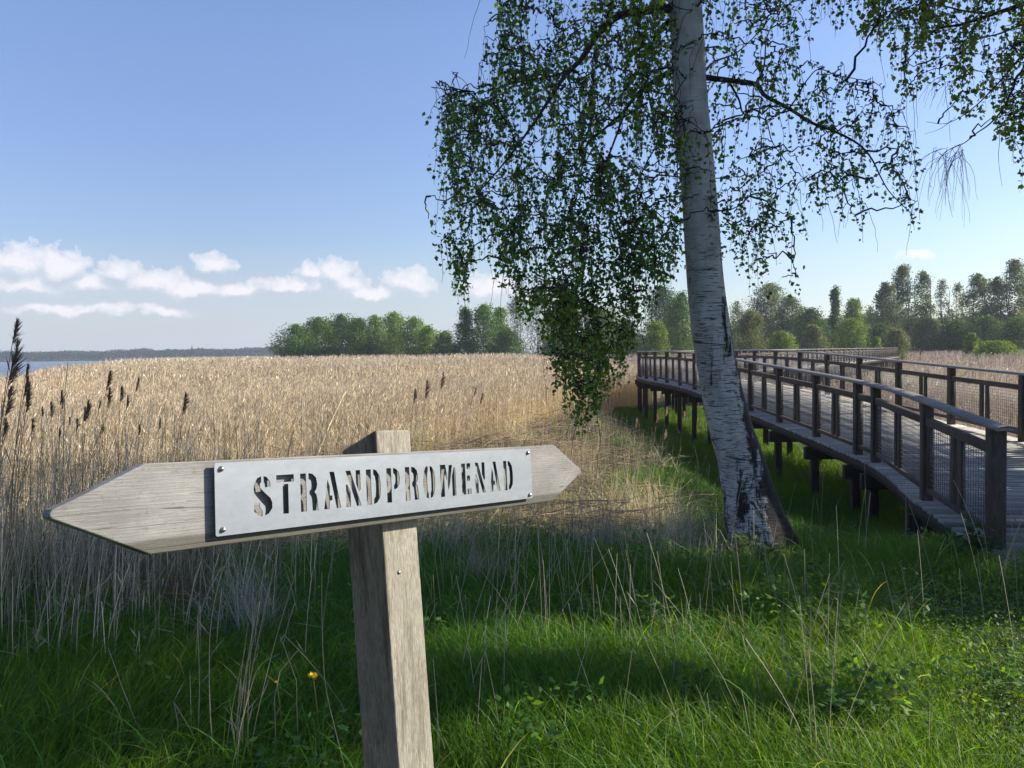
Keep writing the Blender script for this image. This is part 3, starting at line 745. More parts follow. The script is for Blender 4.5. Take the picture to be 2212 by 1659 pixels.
def birch():
    d0 = 6.75
    root = empty('birch_tree', (2.03, 6.75, -.12), 'leaning birch with white bark, dark cracked foot and drooping green branches between sign and boardwalk', 'tree')
    cen = [(1648, 1190), (1634, 1140), (1614, 1055), (1597, 985), (1575, 915), (1550, 800), (1535, 700), (1523, 600), (1508.5, 400), (1491, 200), (1478, 0)]
    wid = [150, 134, 107, 96, 92, 83.5, 83, 79, 74, 72, 70.5]
    axp = [W(px, py, d0+.0*i) for i, (px, py) in enumerate(cen)]; rd = [w/2*d0/FPX for w in wid]
    axp = [axp[0]+np.array([.06, 0, -.30])] + axp + [axp[-1]+np.array([-.12, .05, 1.2]), axp[-1]+np.array([-.3, .1, 3.2]), axp[-1]+np.array([-.35, .2, 5.6])]
    rd = [rd[0]*1.1]+rd+[.120, .085, .03]
    trunk_mesh(axp, rd, root, .10, 5, H=11.0)
    def Z3(x, y, d): return W((1600+x/1.3825)/1.8228, (y/1.3825)/1.8228, d)
    def Z4(x, y, d): return W((2400+x/1.3554)/1.8228, (y/1.3554)/1.8228, d)
    L = []
    L.append(limb([Z3(1450, 45, 6.75), Z3(1300, 60, 6.6), Z3(1150, 90, 6.5), Z3(1040, 190, 6.4), Z3(960, 310, 6.3), Z3(850, 430, 6.25), Z3(780, 540, 6.2), Z3(700, 660, 6.2), Z3(600, 800, 6.15), Z3(480, 950, 6.1), Z3(380, 1060, 6.1)], .050, .006))
    L.append(limb([Z3(1450, 100, 6.75), Z3(1380, 160, 6.9), Z3(1330, 260, 7.0), Z3(1290, 340, 7.1), Z3(1200, 480, 7.2), Z3(1080, 600, 7.3)], .030, .006))
    L.append(limb([Z3(1460, 380, 6.75), Z3(1350, 440, 6.7), Z3(1250, 520, 6.6), Z3(1180, 610, 6.55), Z3(1080, 700, 6.5), Z3(985, 790, 6.45), Z3(890, 930, 6.4)], .034, .006))
    L.append(limb([Z3(1310, 560, 6.7), Z3(1180, 640, 7.0), Z3(1000, 760, 7.1), Z3(960, 900, 7.1), Z3(930, 1050, 7.1), Z3(900, 1250, 7.1)], .014, .004))
    L.append(limb([Z3(960, 310, 6.3), Z3(840, 400, 6.5), Z3(600, 450, 6.7), Z3(420, 500, 6.8), Z3(290, 520, 6.9), Z3(200, 560, 6.9)], .014, .003))
    L.append(limb([Z3(1190, 610, 6.55), Z3(1120, 800, 6.3), Z3(1060, 960, 6.2), Z3(1000, 1180, 6.1), Z3(980, 1400, 6.05)], .013, .004))
    L.append(limb([Z3(1310, 470, 6.6), Z3(1340, 620, 6.4), Z3(1370, 760, 6.2), Z3(1300, 900, 6.1), Z3(1250, 1050, 6.05), Z3(1220, 1300, 6.0)], .012, .004))
    L.append(limb([Z3(1350, 600, 6.45), Z3(1440, 640, 6.1), Z3(1540, 660, 6.0), Z3(1620, 720, 5.95)], .009, .003))
    L.append(limb([Z4(490, 410, 6.75), Z4(650, 430, 6.7), Z4(780, 450, 6.6), Z4(830, 510, 6.55), Z4(960, 580, 6.5), Z4(1080, 655, 6.45), Z4(1200, 700, 6.4), Z4(1330, 770, 6.35), Z4(1400, 850, 6.3), Z4(1450, 950, 6.25), Z4(1500, 1030, 6.2), Z4(1620, 1150, 6.2)], .032, .004))
    L.append(limb([Z4(640, 440, 6.7), Z4(690, 530, 6.9), Z4(720, 610, 7.0), Z4(830, 640, 7.1), Z4(870, 760, 7.1), Z4(960, 880, 7.1)], .014, .004))
    L.append(limb([Z4(790, 440, 6.6), Z4(825, 350, 6.7), Z4(840, 200, 6.8), Z4(900, 80, 6.9)], .013, .004))
    L.append(limb([Z4(500, 390, 6.8), Z4(560, 330, 7.1), Z4(680, 280, 7.4), Z4(800, 170, 7.6)], .018, .005))
    L.append(limb([Z4(960, 575, 6.5), Z4(1000, 520, 6.4), Z4(1060, 420, 6.3), Z4(1130, 370, 6.3), Z4(1280, 440, 6.3), Z4(1430, 480, 6.3)], .010, .003))
    # upper limbs, above the picture
    top = axp[-3]
    for k in range(9):
        a = 2.399*k+.4; z = .4+.55*k; b = np.array(top)+np.array([-.02*k, .01*k, z-1.0]); rr = 2.3-.14*k
        L.append(limb([b, b+np.array([math.cos(a)*rr*.4, math.sin(a)*rr*.4, .45]), b+np.array([math.cos(a)*rr*.8, math.sin(a)*rr*.8, .3]), b+np.array([math.cos(a)*rr, math.sin(a)*rr, -.35])], .030, .005))
    r = np.random.default_rng(21)
    T = []
    def fill(poly, n, up, dc, ds, hang):
        xs_ = [p[0] for p in poly]; ys_ = [p[1] for p in poly]; c = 0
        while c < n:
            x = r.uniform(min(xs_), max(xs_)); y = r.uniform(max(min(ys_), -160), max(ys_))
            if not inpoly(x, y, poly) or r.random() > np.clip(.74+.75*float(snoise(np.array(x), np.array(y), .030, 23)), .30, 1): continue
            y2 = y-up*r.uniform(.2, .8)
            T.append(W(x, y2, float(np.clip(r.normal(dc, ds), dc-1.5, dc+1.5)))); c += 1
    fill(LEFT, 900, 90, 6.6, .6, .5); fill(TAIL, 66, 110, 6.1, .22, .5); fill([(1180, 380), (1440, 300), (1400, 560), (1200, 560)], 40, 60, 6.3, .4, .5)
    fill(RIGHT, 290, 80, 6.75, .45, .5)
    fill([(1560, 480), (1640, 470), (1700, 560), (1600, 590)], 8, 60, 6.4, .2, .5)
    for (x, y, d) in ((1630, 560, 6.2), (1660, 570, 6.2), (1690, 600, 6.15), (1720, 590, 6.15)): T.append(W(x, y, d))
    up = []
    while len(up) < 520:
        q = r.normal(size=3); q = q/np.linalg.norm(q)*r.random()**.4; p = np.array([1.2, 7.0, 7.4])+q*np.array([2.5, 2.2, 3.4])
        px, py, dd = proj(p)
        if py > -60: continue
        up.append(p)
    T = np.vstack([np.array(T), np.array(up)])
    def keep(P):
        px, py, d = proj(P)
        jit = r.normal(size=(2, len(P)))*7
        k = inpoly(px+jit[0], py+jit[1], LEFT) | inpoly(px+jit[0], py+jit[1], RIGHT) | (py < -10)
        # the hanging strand right of the trunk
        k |= (np.hypot((px-1700)/90, (py-605)/38) < 1) & (r.random(len(P)) < .8)
        # thin sky gap between the shoulder of leaves and the hanging curtain
        gap = inpoly(px+jit[0]*2, py+jit[1]*2, [(1455, 640), (1490, 640), (1490, 100), (1465, 60)]) & (r.random(len(P)) < .3)
        thin = (px > 1540) & (r.random(len(P)) < .22)
        trunkband = (d < 6.6) & (np.abs(px-(1478+(py)*.093)) < 42) & ~((py > 290) & (py < 430)) & (py > -5)
        return k & ~gap & ~thin & ~trunkband & (shade_ok(P, r) | (py > -10))
    grow('birch', root, L, T, .46, keep, 31, big=1.8, nleaf=1.08)
birch()

# ------------------------------------------------------------------ second birch, its trunk just outside the picture on the right
def second_birch():
    root = empty('birch_tree', (7.6, 7.6, -.2), 'yellowish leafy branches with bare drooping twigs reaching in at the top right corner', 'tree')
    base = np.array([7.6, 7.6, -.5])
    trunk_mesh([base, base+(.02, 0, .8), base+(.08, 0, 2.5), base+(.02, .05, 5), base+(-.1, .0, 8), base+(-.1, .1, 11), base+(-.1, .1, 13.5)], [.27, .22, .17, .14, .11, .07, .02], root, .1, 8)
    def Z4(x, y, d): return W((2400+x/1.3554)/1.8228, (y/1.3554)/1.8228, d)
    L = [limb([base+(.0, .0, 5.2), Z4(2600, -120, 7.3), Z4(2400, -60, 7.2), Z4(2212, 20, 7.0), Z4(2050, 75, 6.9), Z4(1880, 130, 6.8), Z4(1740, 160, 6.7), Z4(1640, 270, 6.7), Z4(1560, 340, 6.7)], .05, .004),
         limb([Z4(2050, 75, 6.9), Z4(1900, 60, 7.0), Z4(1750, 30, 7.1), Z4(1600, 60, 7.2), Z4(1480, 60, 7.2), Z4(1380, 10, 7.2)], .014, .003),
         limb([base+(.0, .0, 4.4), Z4(2600, 150, 7.3), Z4(2350, 120, 7.2), Z4(2212, 130, 7.1), Z4(2080, 180, 7.0), Z4(1960, 210, 7.0), Z4(1870, 250, 7.0)], .03, .004),
         limb([base+(.0, .0, 4.0), Z4(2500, 260, 7.2), Z4(2300, 260, 7.0), Z4(2212, 290, 6.9), Z4(2140, 370, 6.85), Z4(2050, 470, 6.8), Z4(1960, 560, 6.75), Z4(1880, 620, 6.75), Z4(1790, 660, 6.7), Z4(1690, 650, 6.7)], .022, .002),
         limb([base+(-.1, .0, 3.6), Z4(2500, 330, 6.8), Z4(2212, 380, 6.6), Z4(2150, 480, 6.6), Z4(2100, 580, 6.6), Z4(2030, 660, 6.6), Z4(1960, 710, 6.55), Z4(1890, 765, 6.5), Z4(1810, 800, 6.5), Z4(1740, 870, 6.5)], .02, .0025),
         limb([Z4(1880, 765, 6.5), Z4(1830, 860, 6.5), Z4(1800, 980, 6.5), Z4(1830, 1160, 6.5)], .0035, .0012),
         limb([Z4(1870, 770, 6.5), Z4(1770, 830, 6.4), Z4(1755, 930, 6.4), Z4(1770, 1010, 6.4)], .0035, .0012),
         limb([Z4(1830, 640, 6.72), Z4(1760, 690, 6.7), Z4(1680, 715, 6.7)], .004, .0012)]
    for k in range(22):
        a = 2.399*k; z = 3.6+.42*k; b = base+np.array([-.05, 0, z]); rr = 3.4-.10*k
        e = b+np.array([math.cos(a)*rr, math.sin(a)*rr, -.3])
        px, py, d = proj(e)
        if (d > 0 and px < 2250 and py > 0) or not shade_ok(np.array([(b+e)/2, e])).all(): continue
        L.append(limb([b, b+np.array([math.cos(a)*rr*.4, math.sin(a)*rr*.4, .5]), b+np.array([math.cos(a)*rr*.8, math.sin(a)*rr*.8, .35]), e], .035, .005))
    r = np.random.default_rng(77)
    VIS = [(1830, -400), (1850, 60), (1880, 80), (1935, 130), (1905, 190), (1915, 245), (1960, 235), (1985, 190), (2040, 175), (2065, 250), (2120, 250), (2140, 300), (2170, 290), (2185, 390), (2230, 420), (2700, 700), (2700, -400)]
    T = []
    while len(T) < 230:
        x, y = r.uniform(1850, 2300), r.uniform(-150, 300)
        if inpoly(x, y, VIS): T.append(W(x, y-40*r.random(), r.normal(6.9, .4)))
    while len(T) < 1200:
        q = r.normal(size=3); q = q/np.linalg.norm(q)*r.random()**.42; p = np.array([8.2, 6.6, 7.4])+q*np.array([3.8, 3.6, 5.2])
        px, py, d = proj(p)
        if p[2] < 2.4 or (px < 2320 and py > -80 and d > 0): continue
        if not shade_ok(p[None], r)[0]: continue
        T.append(p)
    def keep(P):
        px, py, d = proj(P); jit = r.normal(size=(2, len(P)))*8
        vis = (px < 2260) & (py > -20) & (d > 0)
        return np.where(vis, inpoly(px+jit[0], py+jit[1], VIS), shade_ok(P, r))
    grow('birch2', root, L, np.array(T), .50, keep, 41, big=2.1, leafL=.041, tint=(.105, .175, .030), nleaf=1.15)
    # fine bare twigs hanging from the two bare branch ends
    A = []
    for k in range(34):
        s0 = Z4(r.uniform(1740, 1900), r.uniform(770, 850), 6.5); n = 9; v = np.linspace(0, 1, n)[:, None]; h = r.uniform(.15, .55)
        A.append(s0+np.array([r.normal()*.10-.05, r.normal()*.1, 0])*np.sqrt(v)+np.array([0, 0, -h])*v**1.2+np.cumsum(r.normal(size=(n, 3))*.005, 0))
    for k in range(10):
        s0 = Z4(r.uniform(1780, 1900), r.uniform(390, 430), 6.9); n = 9; v = np.linspace(0, 1, n)[:, None]; h = r.uniform(.1, .3)
        A.append(s0+np.array([-r.random()*.25, 0, 0])*np.sqrt(v)+np.array([0, 0, -h])*v**1.2+np.cumsum(r.normal(size=(n, 3))*.006, 0))
    A = np.array(A); V, F, _ = tubes(A, np.broadcast_to(np.linspace(.0022, .0009, 9), (len(A), 9)), 3)
    mk('bare_twig', V, F, M['twig'], root)['kind'] = 'stuff'
second_birch()

# a third crown, outside the picture to the right, that shades the near lawn and the end of the boardwalk
def shade_tree(loc, cen, rad3, n, seed, label):
    root = empty('tree', loc, label, 'tree'); base = np.array(loc)-(0, 0, .3)
    trunk_mesh([base, base+(.02, 0, 1), base+(.05, 0, 3), base+(0, .05, 6), base+(0, 0, cen[2]+rad3[2]*.7)], [.30, .25, .2, .14, .03], root, .1, seed)
    r = np.random.default_rng(seed); T = []; L = []
    for k in range(12):
        a = 2.399*k; z = cen[2]-rad3[2]*.75+k*rad3[2]*.12; b = base+np.array([0, 0, z+.3]); rr = rad3[0]*.8
        if not shade_ok(np.array([b+np.array([math.cos(a)*rr*q_, math.sin(a)*rr*q_, .3]) for q_ in (.5, 1)]), r).all(): continue
        L.append(limb([b, b+np.array([math.cos(a)*rr*.5, math.sin(a)*rr*.5, .5]), b+np.array([math.cos(a)*rr, math.sin(a)*rr, .2])], .04, .008))
    while len(T) < n:
        q = r.normal(size=3); q = q/np.linalg.norm(q)*r.random()**.4; p = np.array(cen)+q*np.array(rad3)
        px, py, d = proj(p)
        if d > 0 and px < 2330 and py > -150: continue
        if not shade_ok(p[None], r)[0]: continue
        T.append(p)
    def keep(P):
        px, py, d = proj(P); return shade_ok(P, r) & ~((d > 0) & (px < 2290) & (py > -60))
    grow('shade', root, L, np.array(T), .45, keep, seed+1, leafL=.125, tint=(.045, .09, .022), nleaf=.8)
shade_tree((11.8, 6.6, 0), (11.2, 5.8, 6.0), (3.4, 3.2, 4.6), 1000, 91, 'leafy tree just outside the right edge shading the lawn')
shade_tree((12.8, 9.6, -.2), (12.0, 9.6, 5.4), (3.4, 3.6, 4.6), 1250, 95, 'leafy tree outside the right edge shading the near end of the boardwalk')

# ------------------------------------------------------------------ distant trees, each with trunk and crown
def far_tree(px, wpx, ytop, dist, kind, label, seed, group=None, name='tree'):
    r = np.random.default_rng(seed)
    c = W(px, 760, dist); x, y = c[0], c[1]; z0 = float(gz(x, y)); top = W(px, ytop, dist)[2]; h = top-z0; w = wpx/FPX*dist
    root = empty(name, (x, y, z0), label, 'tree' if kind not in ('bush',) else 'bush', group)
    mpx = dist/FPX  # metres per photo pixel
    g = {'dense': (.090, .170, .034), 'light': (.155, .250, .050), 'dark': (.070, .132, .045), 'alder': (.140, .185, .095), 'bush': (.155, .235, .055), 'airy': (.130, .165, .10), 'olive': (.140, .170, .080), 'column': (.062, .125, .048)}[kind]
    pr = {'dense': (.0, .54, 1.0), 'light': (.0, .50, 1.0), 'dark': (.02, .46, 1.0), 'alder': (.0, .56, .85), 'bush': (.0, .5, 1.0), 'airy': (.12, .46, .48), 'olive': (.0, .5, 1.0), 'column': (.03, .42, 1.0)}[kind]
    lo, wf, dens = pr
    # lumps of foliage round upward limbs
    nl = int(34+22*dens); lumps = []
    if kind in ('alder', 'dense', 'light', 'dark', 'airy'): w *= 1.42
    def envf(t):
        t = np.asarray(t, float)
        if kind in ('bush', 'olive'): return np.sqrt(np.clip(1-t**2.2, .02, 1))
        if kind == 'alder': return np.clip(1-t**3.2, .03, 1)**.55*(.80+.2*np.sin(t*7+seed))
        if kind in ('airy', 'column'): return (np.sin(np.pi*np.minimum(1, t*.80+.16)).clip(0, 1)**.75)*(1-.3*t)
        return np.clip(1-t**3.0, .03, 1)**.6*(.85+.15*np.sin(t*6+seed))
    for k in range(nl):
        t = r.random()**.85
        env = float(envf(t))
        a = r.uniform(0, 6.283); q = math.sqrt(r.random())*env*wf*w*.92
        lr = w*r.uniform(.09, .17)*(1.15 if dens > .9 else .85)
        lumps.append((x+q*math.cos(a), y+q*math.sin(a)*.9, z0+h*(lo+(1-lo)*t)-lr*.6*t, lr))
    lumps = np.array(lumps)
    n = int(7500*dens*(1.25*wpx/60)**.8*min(1.5, (h/mpx/90)**.5)); k = r.integers(0, nl, n)
    v = runit(n, r)*(r.random((n, 1))**.45); sq = np.array([1, 1, .85 if kind != 'column' else 1.5])
    P = lumps[k, :3]+v*lumps[k, 3:4]*1.5*sq
    # part of the foliage fills the crown between the lumps
    m = int(n*.38); tt = r.random(m); aa = r.uniform(0, 6.283, m); ev = envf(tt)*wf*w*(.9+.22*np.sin(aa*3+seed)+.15*np.sin(tt*17+aa*2))*r.random(m)**.5
    P[:m, 0] = x+ev*np.cos(aa); P[:m, 1] = y+ev*np.sin(aa)*.9; P[:m, 2] = z0+h*(lo+(1-lo)*tt)*(1-.02*r.random(m))
    P[:, 2] = np.clip(P[:, 2], z0+.1, z0+h+.03*h*r.random(n))
    D = runit(n, r); D[:, 2] = D[:, 2]*.7+.25; D /= np.linalg.norm(D, axis=1, keepdims=True)
    S = np.cross(D, runit(n, r)); S /= np.linalg.norm(S, axis=1, keepdims=True)
    Ls = mpx*r.uniform(1.6, 4.2, n)*(1 if dens > .8 else .75)
    lt = np.exp(.20*r.normal(size=nl))[k][:, None]; tone = lt*np.exp(.22*r.normal(size=(n, 1)))
    C = np.array(g)*tone; C[:, 0] *= (1+.15*r.normal(size=n)).clip(.6, 1.5)
    V, F, Cc = leaves(P, D, S, Ls, Ls*.8, C)
    mk('crown', V, F, M['farleaf'], root, Cc)
    # stem(s) and limbs
    Pt, Rt = [], []; ns = {'alder': 2, 'airy': 3, 'bush': 4, 'olive': 4}.get(kind, 1)
    for s_ in range(ns):
        ox = 0 if ns == 1 else r.uniform(-.25, .25)*w; u = np.linspace(0, 1, 9)
        ln = r.normal()*.04*w
        Pt.append(np.stack([x+ox*(.25+.75*u if ns > 2 else 1)+ln*u+r.normal(size=9)*.01*w, np.full(9, y)+r.normal()*.1*w, z0-.3+(h*.93+.3)*u], 1)); Rt.append(np.linspace(max(.10, .011*h)*(1 if ns < 3 else .6), .03, 9))
    for k_ in range(14 if dens < .8 else 8):
        b = Pt[k_ % ns]; j = r.integers(2, 8); e = lumps[r.integers(0, nl), :3]; u = np.linspace(0, 1, 9)[:, None]
        a = b[j]
        if e[2] < a[2]: e = np.array([e[0], e[1], a[2]+abs(e[0]-a[0])*.8])
        Pt.append(a*(1-u)+e*u+np.array([0, 0, -.05*w])*(4*u*(1-u))); Rt.append(np.linspace(.06, .02, 9))
    V, F, _ = tubes(np.array(Pt), np.array(Rt), 4); mk('trunk', V, F, M['fartrunk'], root)
FT = [  # left clump on the lake side
 (640, 78, 702, 172, 'dense', 'round dark green willow at the left end of the lakeside clump', None),
 (688, 84, 688, 175, 'dense', 'broad green willow second from the left end of the lakeside clump', None),
 (738, 84, 680, 178, 'dark', 'tall dark green tree at the highest left hump of the lakeside clump', None),
 (776, 56, 688, 170, 'dense', 'narrow dense tree right of the highest hump of the lakeside clump', None),
 (812, 52, 682, 172, 'light', 'loose light green tree in the middle of the lakeside clump', None),
 (852, 56, 674, 176, 'light', 'tall light green tree with pointed top in the lakeside clump', None),
 (895, 66, 686, 170, 'light', 'light green tree right of the pointed one in the lakeside clump', None),
 (925, 46, 704, 166, 'light', 'small light green tree beside the low bushes of the lakeside clump', None),
 (962, 66, 716, 160, 'bush', 'low rounded light green bush at the right end of the lakeside clump', None),
 # second group behind the reeds
 (1006, 46, 664, 150, 'dark', 'dark narrow tree left of its group, right of the low round bush', None),
 (1046, 62, 658, 150, 'dense', 'dense green birch beside the dark narrow tree', None),
 (1082, 36, 666, 156, 'light', 'slim light green young tree next to the airy trees', None),
 (1118, 62, 640, 160, 'airy', 'thin airy grey-green tree with bare stems showing, left one', None),
 (1168, 70, 622, 162, 'airy', 'thin airy grey-green tree standing close left of the hanging birch leaves', None),
 (1095, 70, 712, 146, 'dark', 'low dark thicket under the thin airy trees', None),
 (1225, 90, 640, 165, 'alder', 'tree half hidden behind the hanging birch leaves', None),
 (1300, 90, 668, 165, 'dense', 'green tree seen through the hanging birch leaves', None),
 (1352, 56, 690, 150, 'light', 'pale green tree showing at the right edge of the hanging birch leaves', None),
 (1418, 60, 694, 120, 'bush', 'bright green round bush beyond the left part of the boardwalk railing', None),
 (1432, 84, 618, 150, 'dark', 'big dark tree left of the birch trunk', None),
 (1474, 62, 632, 140, 'dense', 'mid green tree touching the left side of the birch trunk', None),
 # right of the birch trunk
 (1592, 50, 650, 150, 'airy', 'airy tree touching the right side of the birch trunk', None),
 (1622, 74, 672, 118, 'olive', 'round brownish green tree right of the birch trunk', None),
 (1662, 84, 612, 165, 'alder', 'tall grey-green tree right of the birch trunk', None),
 (1708, 56, 640, 165, 'alder', 'grey-green tree behind the round brownish one', None),
 (1690, 66, 716, 115, 'bush', 'low yellow-green bush beside the far railing', None),
 (1750, 74, 668, 160, 'dense', 'rounded mid green tree left of the dark columnar tree', None),
 (1758, 66, 702, 135, 'olive', 'low rounded pale olive bush in front of the rounded mid green tree', None),
 (1804, 38, 622, 160, 'column', 'dark columnar tree with a blunt top at the middle of the far tree line', None),
 (1844, 50, 646, 165, 'light', 'light green pointed tree right of the dark columnar tree', None),
 (1838, 66, 690, 140, 'light', 'bright green bushy tree above the far bend of the boardwalk', None),
 (1880, 34, 662, 170, 'airy', 'small thin tree between the light green pointed tree and the tall alders', None),
 (1912, 56, 610, 150, 'alder', 'leftmost of the tall grey alders', None),
 (1950, 56, 574, 152, 'alder', 'tallest grey alder in the left half of the alder stand', None),
 (1994, 50, 586, 152, 'alder', 'grey alder right next to the tallest one of the left half', None),
 (2034, 42, 604, 156, 'airy', 'sparse alder with bare stem in the gap of the alder stand', None),
 (2070, 42, 612, 156, 'airy', 'second sparse alder with bare stem in the gap of the alder stand', None),
 (2112, 56, 590, 145, 'alder', 'dark alder right of the gap in the alder stand', None),
 (2152, 54, 598, 142, 'alder', 'dark dense alder second from the right edge', None),
 (2192, 70, 562, 140, 'alder', 'tallest alder at the right edge of the picture', None),
 (2250, 90, 556, 145, 'alder', 'alder just beyond the right edge of the picture', None),
 (1905, 60, 700, 135, 'dark', 'dark thicket at the foot of the leftmost tall alder', None),
 (1938, 64, 712, 112, 'olive', 'dome shaped olive bush in front of the tall alders', None),
 (2000, 74, 690, 138, 'olive', 'wide grey-olive bush under the tall alders', None),
 (2066, 74, 694, 136, 'dark', 'dark undergrowth below the gap in the alder stand', None),
 (2130, 84, 684, 132, 'dark', 'dark thicket under the dark alders at right', None),
 (2200, 84, 690, 128, 'dark', 'dark thicket at the right edge under the tallest alder', None),
 (2100, 36, 720, 98, 'bush', 'small bright green shrub in front of the dark thicket', None),
 (1893, 26, 728, 105, 'bush', 'tiny yellow-green shrub left of the dome shaped bush', None),
 (2152, 110, 738, 92, 'bush', 'low bright green scrub along the far edge of the right field', None)]
for i, a in enumerate(FT):
    far_tree(*a[:6], seed=500+i, group=a[6], name='bush' if a[4] in ('bush', 'olive') else 'tree')
# woods behind, read as one mass
def woods(name, pts, hfun, n, size, tint, label, depth):
    r = np.random.default_rng(len(name)*7+3); pts = np.array(pts, float); seg = np.linalg.norm(np.diff(pts, axis=0), axis=1); cum = np.concatenate([[0], np.cumsum(seg)])
    s = r.uniform(0, cum[-1], n); P = np.stack([np.interp(s, cum, pts[:, 0]), np.interp(s, cum, pts[:, 1])], 1)
    dv = r.random(n)*depth; P = P + np.stack([0*dv, dv], 1)
    hh = hfun(s, dv); t = r.random(n)**.7; z = gz(P[:, 0], P[:, 1])+hh*t
    P = np.column_stack([P, z]); D = runit(n, r); S = np.cross(D, runit(n, r)); S /= np.linalg.norm(S, axis=1, keepdims=True)
    L = size*r.uniform(.6, 1.4, n); blk = 1+.35*snoise(s*.12, s*.02, 1, 4)
    C = np.array(tint)*(np.exp(.22*r.normal(size=n))*blk)[:, None]
    V, F, Cc = leaves(P, D, S, L, L*.85, C)
    tag(mk(name, V, F, M['farleaf'], None, Cc), label, 'woods', kind='stuff')
a = W(560, 770, 955); b = W(-200, 770, 955); c = W(900, 770, 955)
woods('far_shore_woods', [(b[0], 960), (a[0], 962), (c[0], 965)], lambda s, d: 10.2*(1+.16*snoise(s*.035, s*0, 1, 6)+.13*snoise(s*.11, s*0, 1, 12)+.08*snoise(s*.4, s*0, 1, 8)), 52000, 1.5, (.026, .050, .028), 'bluish green line of woods on the far shore of the lake', 40)
p0 = W(1180, 760, 200); p1 = W(2350, 760, 185)
woods('distant_woods', [(p0[0], 205), (W(1600, 760, 200)[0], 205), (p1[0], 190)], lambda s, d: np.interp(s, [0, 35, 50, 110, 140], [6.2, 6.2, 9.6, 9.4, 11.5])*(1+.22*snoise(s*.12, s*0, 1, 3)+.14*snoise(s*.5, s*0, 1, 5)), 46000, .62, (.088, .130, .058), 'continuous green undergrowth behind the trees on the right', 20)
# church tower on the far shore
def church():
    c = W(415, 757, 985); x, y = c[0], c[1]
    root = empty('church_tower', (x, y, 0), 'thin church tower with a pointed spire above the far shore woods', 'church tower')
    A = Acc(); A.box((x, y, 5.2), (1.5, 0, 0), (0, 1.5, 0), (0, 0, 5.2)); A.box((x, y, 10.6), (1.7, 0, 0), (0, 1.7, 0), (0, 0, .2)); A.build('tower', M['stone'], root)
    m = 8; an = np.arange(m)/m*6.2832+.3927; V = [(x+r_*math.cos(t), y+r_*math.sin(t), z) for r_, z in ((1.6, 10.8), (.9, 12.2), (.5, 14.3), (.06, 17.6)) for t in an]
    j = np.arange(m); q = np.stack([j, (j+1) % m, (j+1) % m+m, j+m], 1)
    mk('spire', V, [np.vstack([q+m*i for i in range(3)])], M['copper'], root)
church()

# ------------------------------------------------------------------ ground vegetation
def in_view(x, y, pad=1.2):
    return np.abs(x) < .64*y+pad
def scatter(n, x0, x1, y0, y1, cond, r):
    x = r.uniform(x0, x1, n); y = r.uniform(y0, y1, n); k = cond(x, y); return x[k], y[k]
def blades(x, y, h, w, lean, seed, col, k=4, flop=.35, az=None, colvar=.18, tipc=None):
    r = np.random.default_rng(seed); n = len(x); z = gz(x, y); a = r.uniform(0, 6.283, n) if az is None else az
    d = np.stack([np.cos(a), np.sin(a), np.zeros(n)], 1); u = np.linspace(0, 1, k)
    h = h[:, None]; ln = lean[:, None]
    P = np.zeros((n, k, 3)); P[..., 0] = x[:, None]; P[..., 1] = y[:, None]
    P += d[:, None, :]*(h*ln*u[None]**1.9)[..., None]
    P[..., 2] = z[:, None]-.02+h*(u[None]-flop*ln*u[None]**2.6)
    Wd = w[:, None]*np.interp(u, [0, .35, .8, 1], [.8, 1, .6, .06])[None]
    s = r.uniform(0, 6.283, n); side = np.stack([np.cos(s), np.sin(s), np.zeros(n)], 1)
    C = np.asarray(col)*np.exp(colvar*r.normal(size=(n, 1)))
    if tipc is not None:
        C = C[:, None, :]*(1-u[None, :, None]**2)+np.asarray(tipc)[None, None]*(u[None, :, None]**2)
    return ribbons(P, Wd, side, C)
def dry_amount(x, y):
    """1 = dead reeds and straw, 0 = green grass"""
    e = 6.3+.9*snoise(x, y, 1.1, 31)
    a = np.clip((y-e)/1.6, 0, 1)
    b = np.clip((2.15+.055*(y-8)+.5*snoise(x, y, .9, 33)-x)/.9, 0, 1)
    l = np.clip((-1.3-x)/1.0, 0, 1)*np.clip((y-4.2)/1.2, 0, 1)
    return np.maximum(a*b, l)
def reed_zone(x, y):
    e = np.interp(x, [-12, -9, -5, -2, 0, 1.5, 3], [14, 14.6, 16, 18.5, 23, 28, 32])+.9*snoise(x, y, .6, 41)
    left = (y > e) & (x < np.interp(y, [12, 20, 30, 36], [1.9, 2.9, 3.9, 4.1]))
    right = (x > 8.9) & (y > 10.5)
    far = (y > 37)
    return left | right | far
vr = np.random.default_rng(12)
def grass_zone(name, n, x0, x1, y0, y1, hm, wd, k, label, seed, dens=lambda x, y: 1.0, lean=(.25, .9), colA=(.034, .125, .008), colB=(.13, .225, .014)):
    r = np.random.default_rng(seed)
    x, y = scatter(n, x0, x1, y0, y1, lambda x, y: in_view(x, y), r)
    q = np.clip(.5+.5*snoise(x, y, 2.1, seed), 0, 1)
    keep = (r.random(len(x)) < dens(x, y)*(.55+.45*q)); x, y, q = x[keep], y[keep], q[keep]
    h = hm(x, y)*r.uniform(.45, 1.25, len(x))*(.75+.5*q); lean_ = r.uniform(*lean, len(x))*(1+.3*r.random(len(x)))
    t = np.clip(.5+.6*snoise(x, y, .9, seed+1)+.25*r.normal(size=len(x)), 0, 1)[:, None]
    C = np.array(colA)*(1-t)+np.array(colB)*t
    az = r.normal(1.2+1.8*snoise(x, y, .8, seed+3), 1.1, len(x))
    V, F, Cc = blades(x, y, h, wd*r.uniform(.6, 1.35, len(x))*(1+.12*y*0), lean_, seed+2, C, k, az=az)
    o = mk(name, V, [F], M['grass'], None, Cc); tag(o, label, 'grass', kind='stuff'); print(name, len(x)); return o
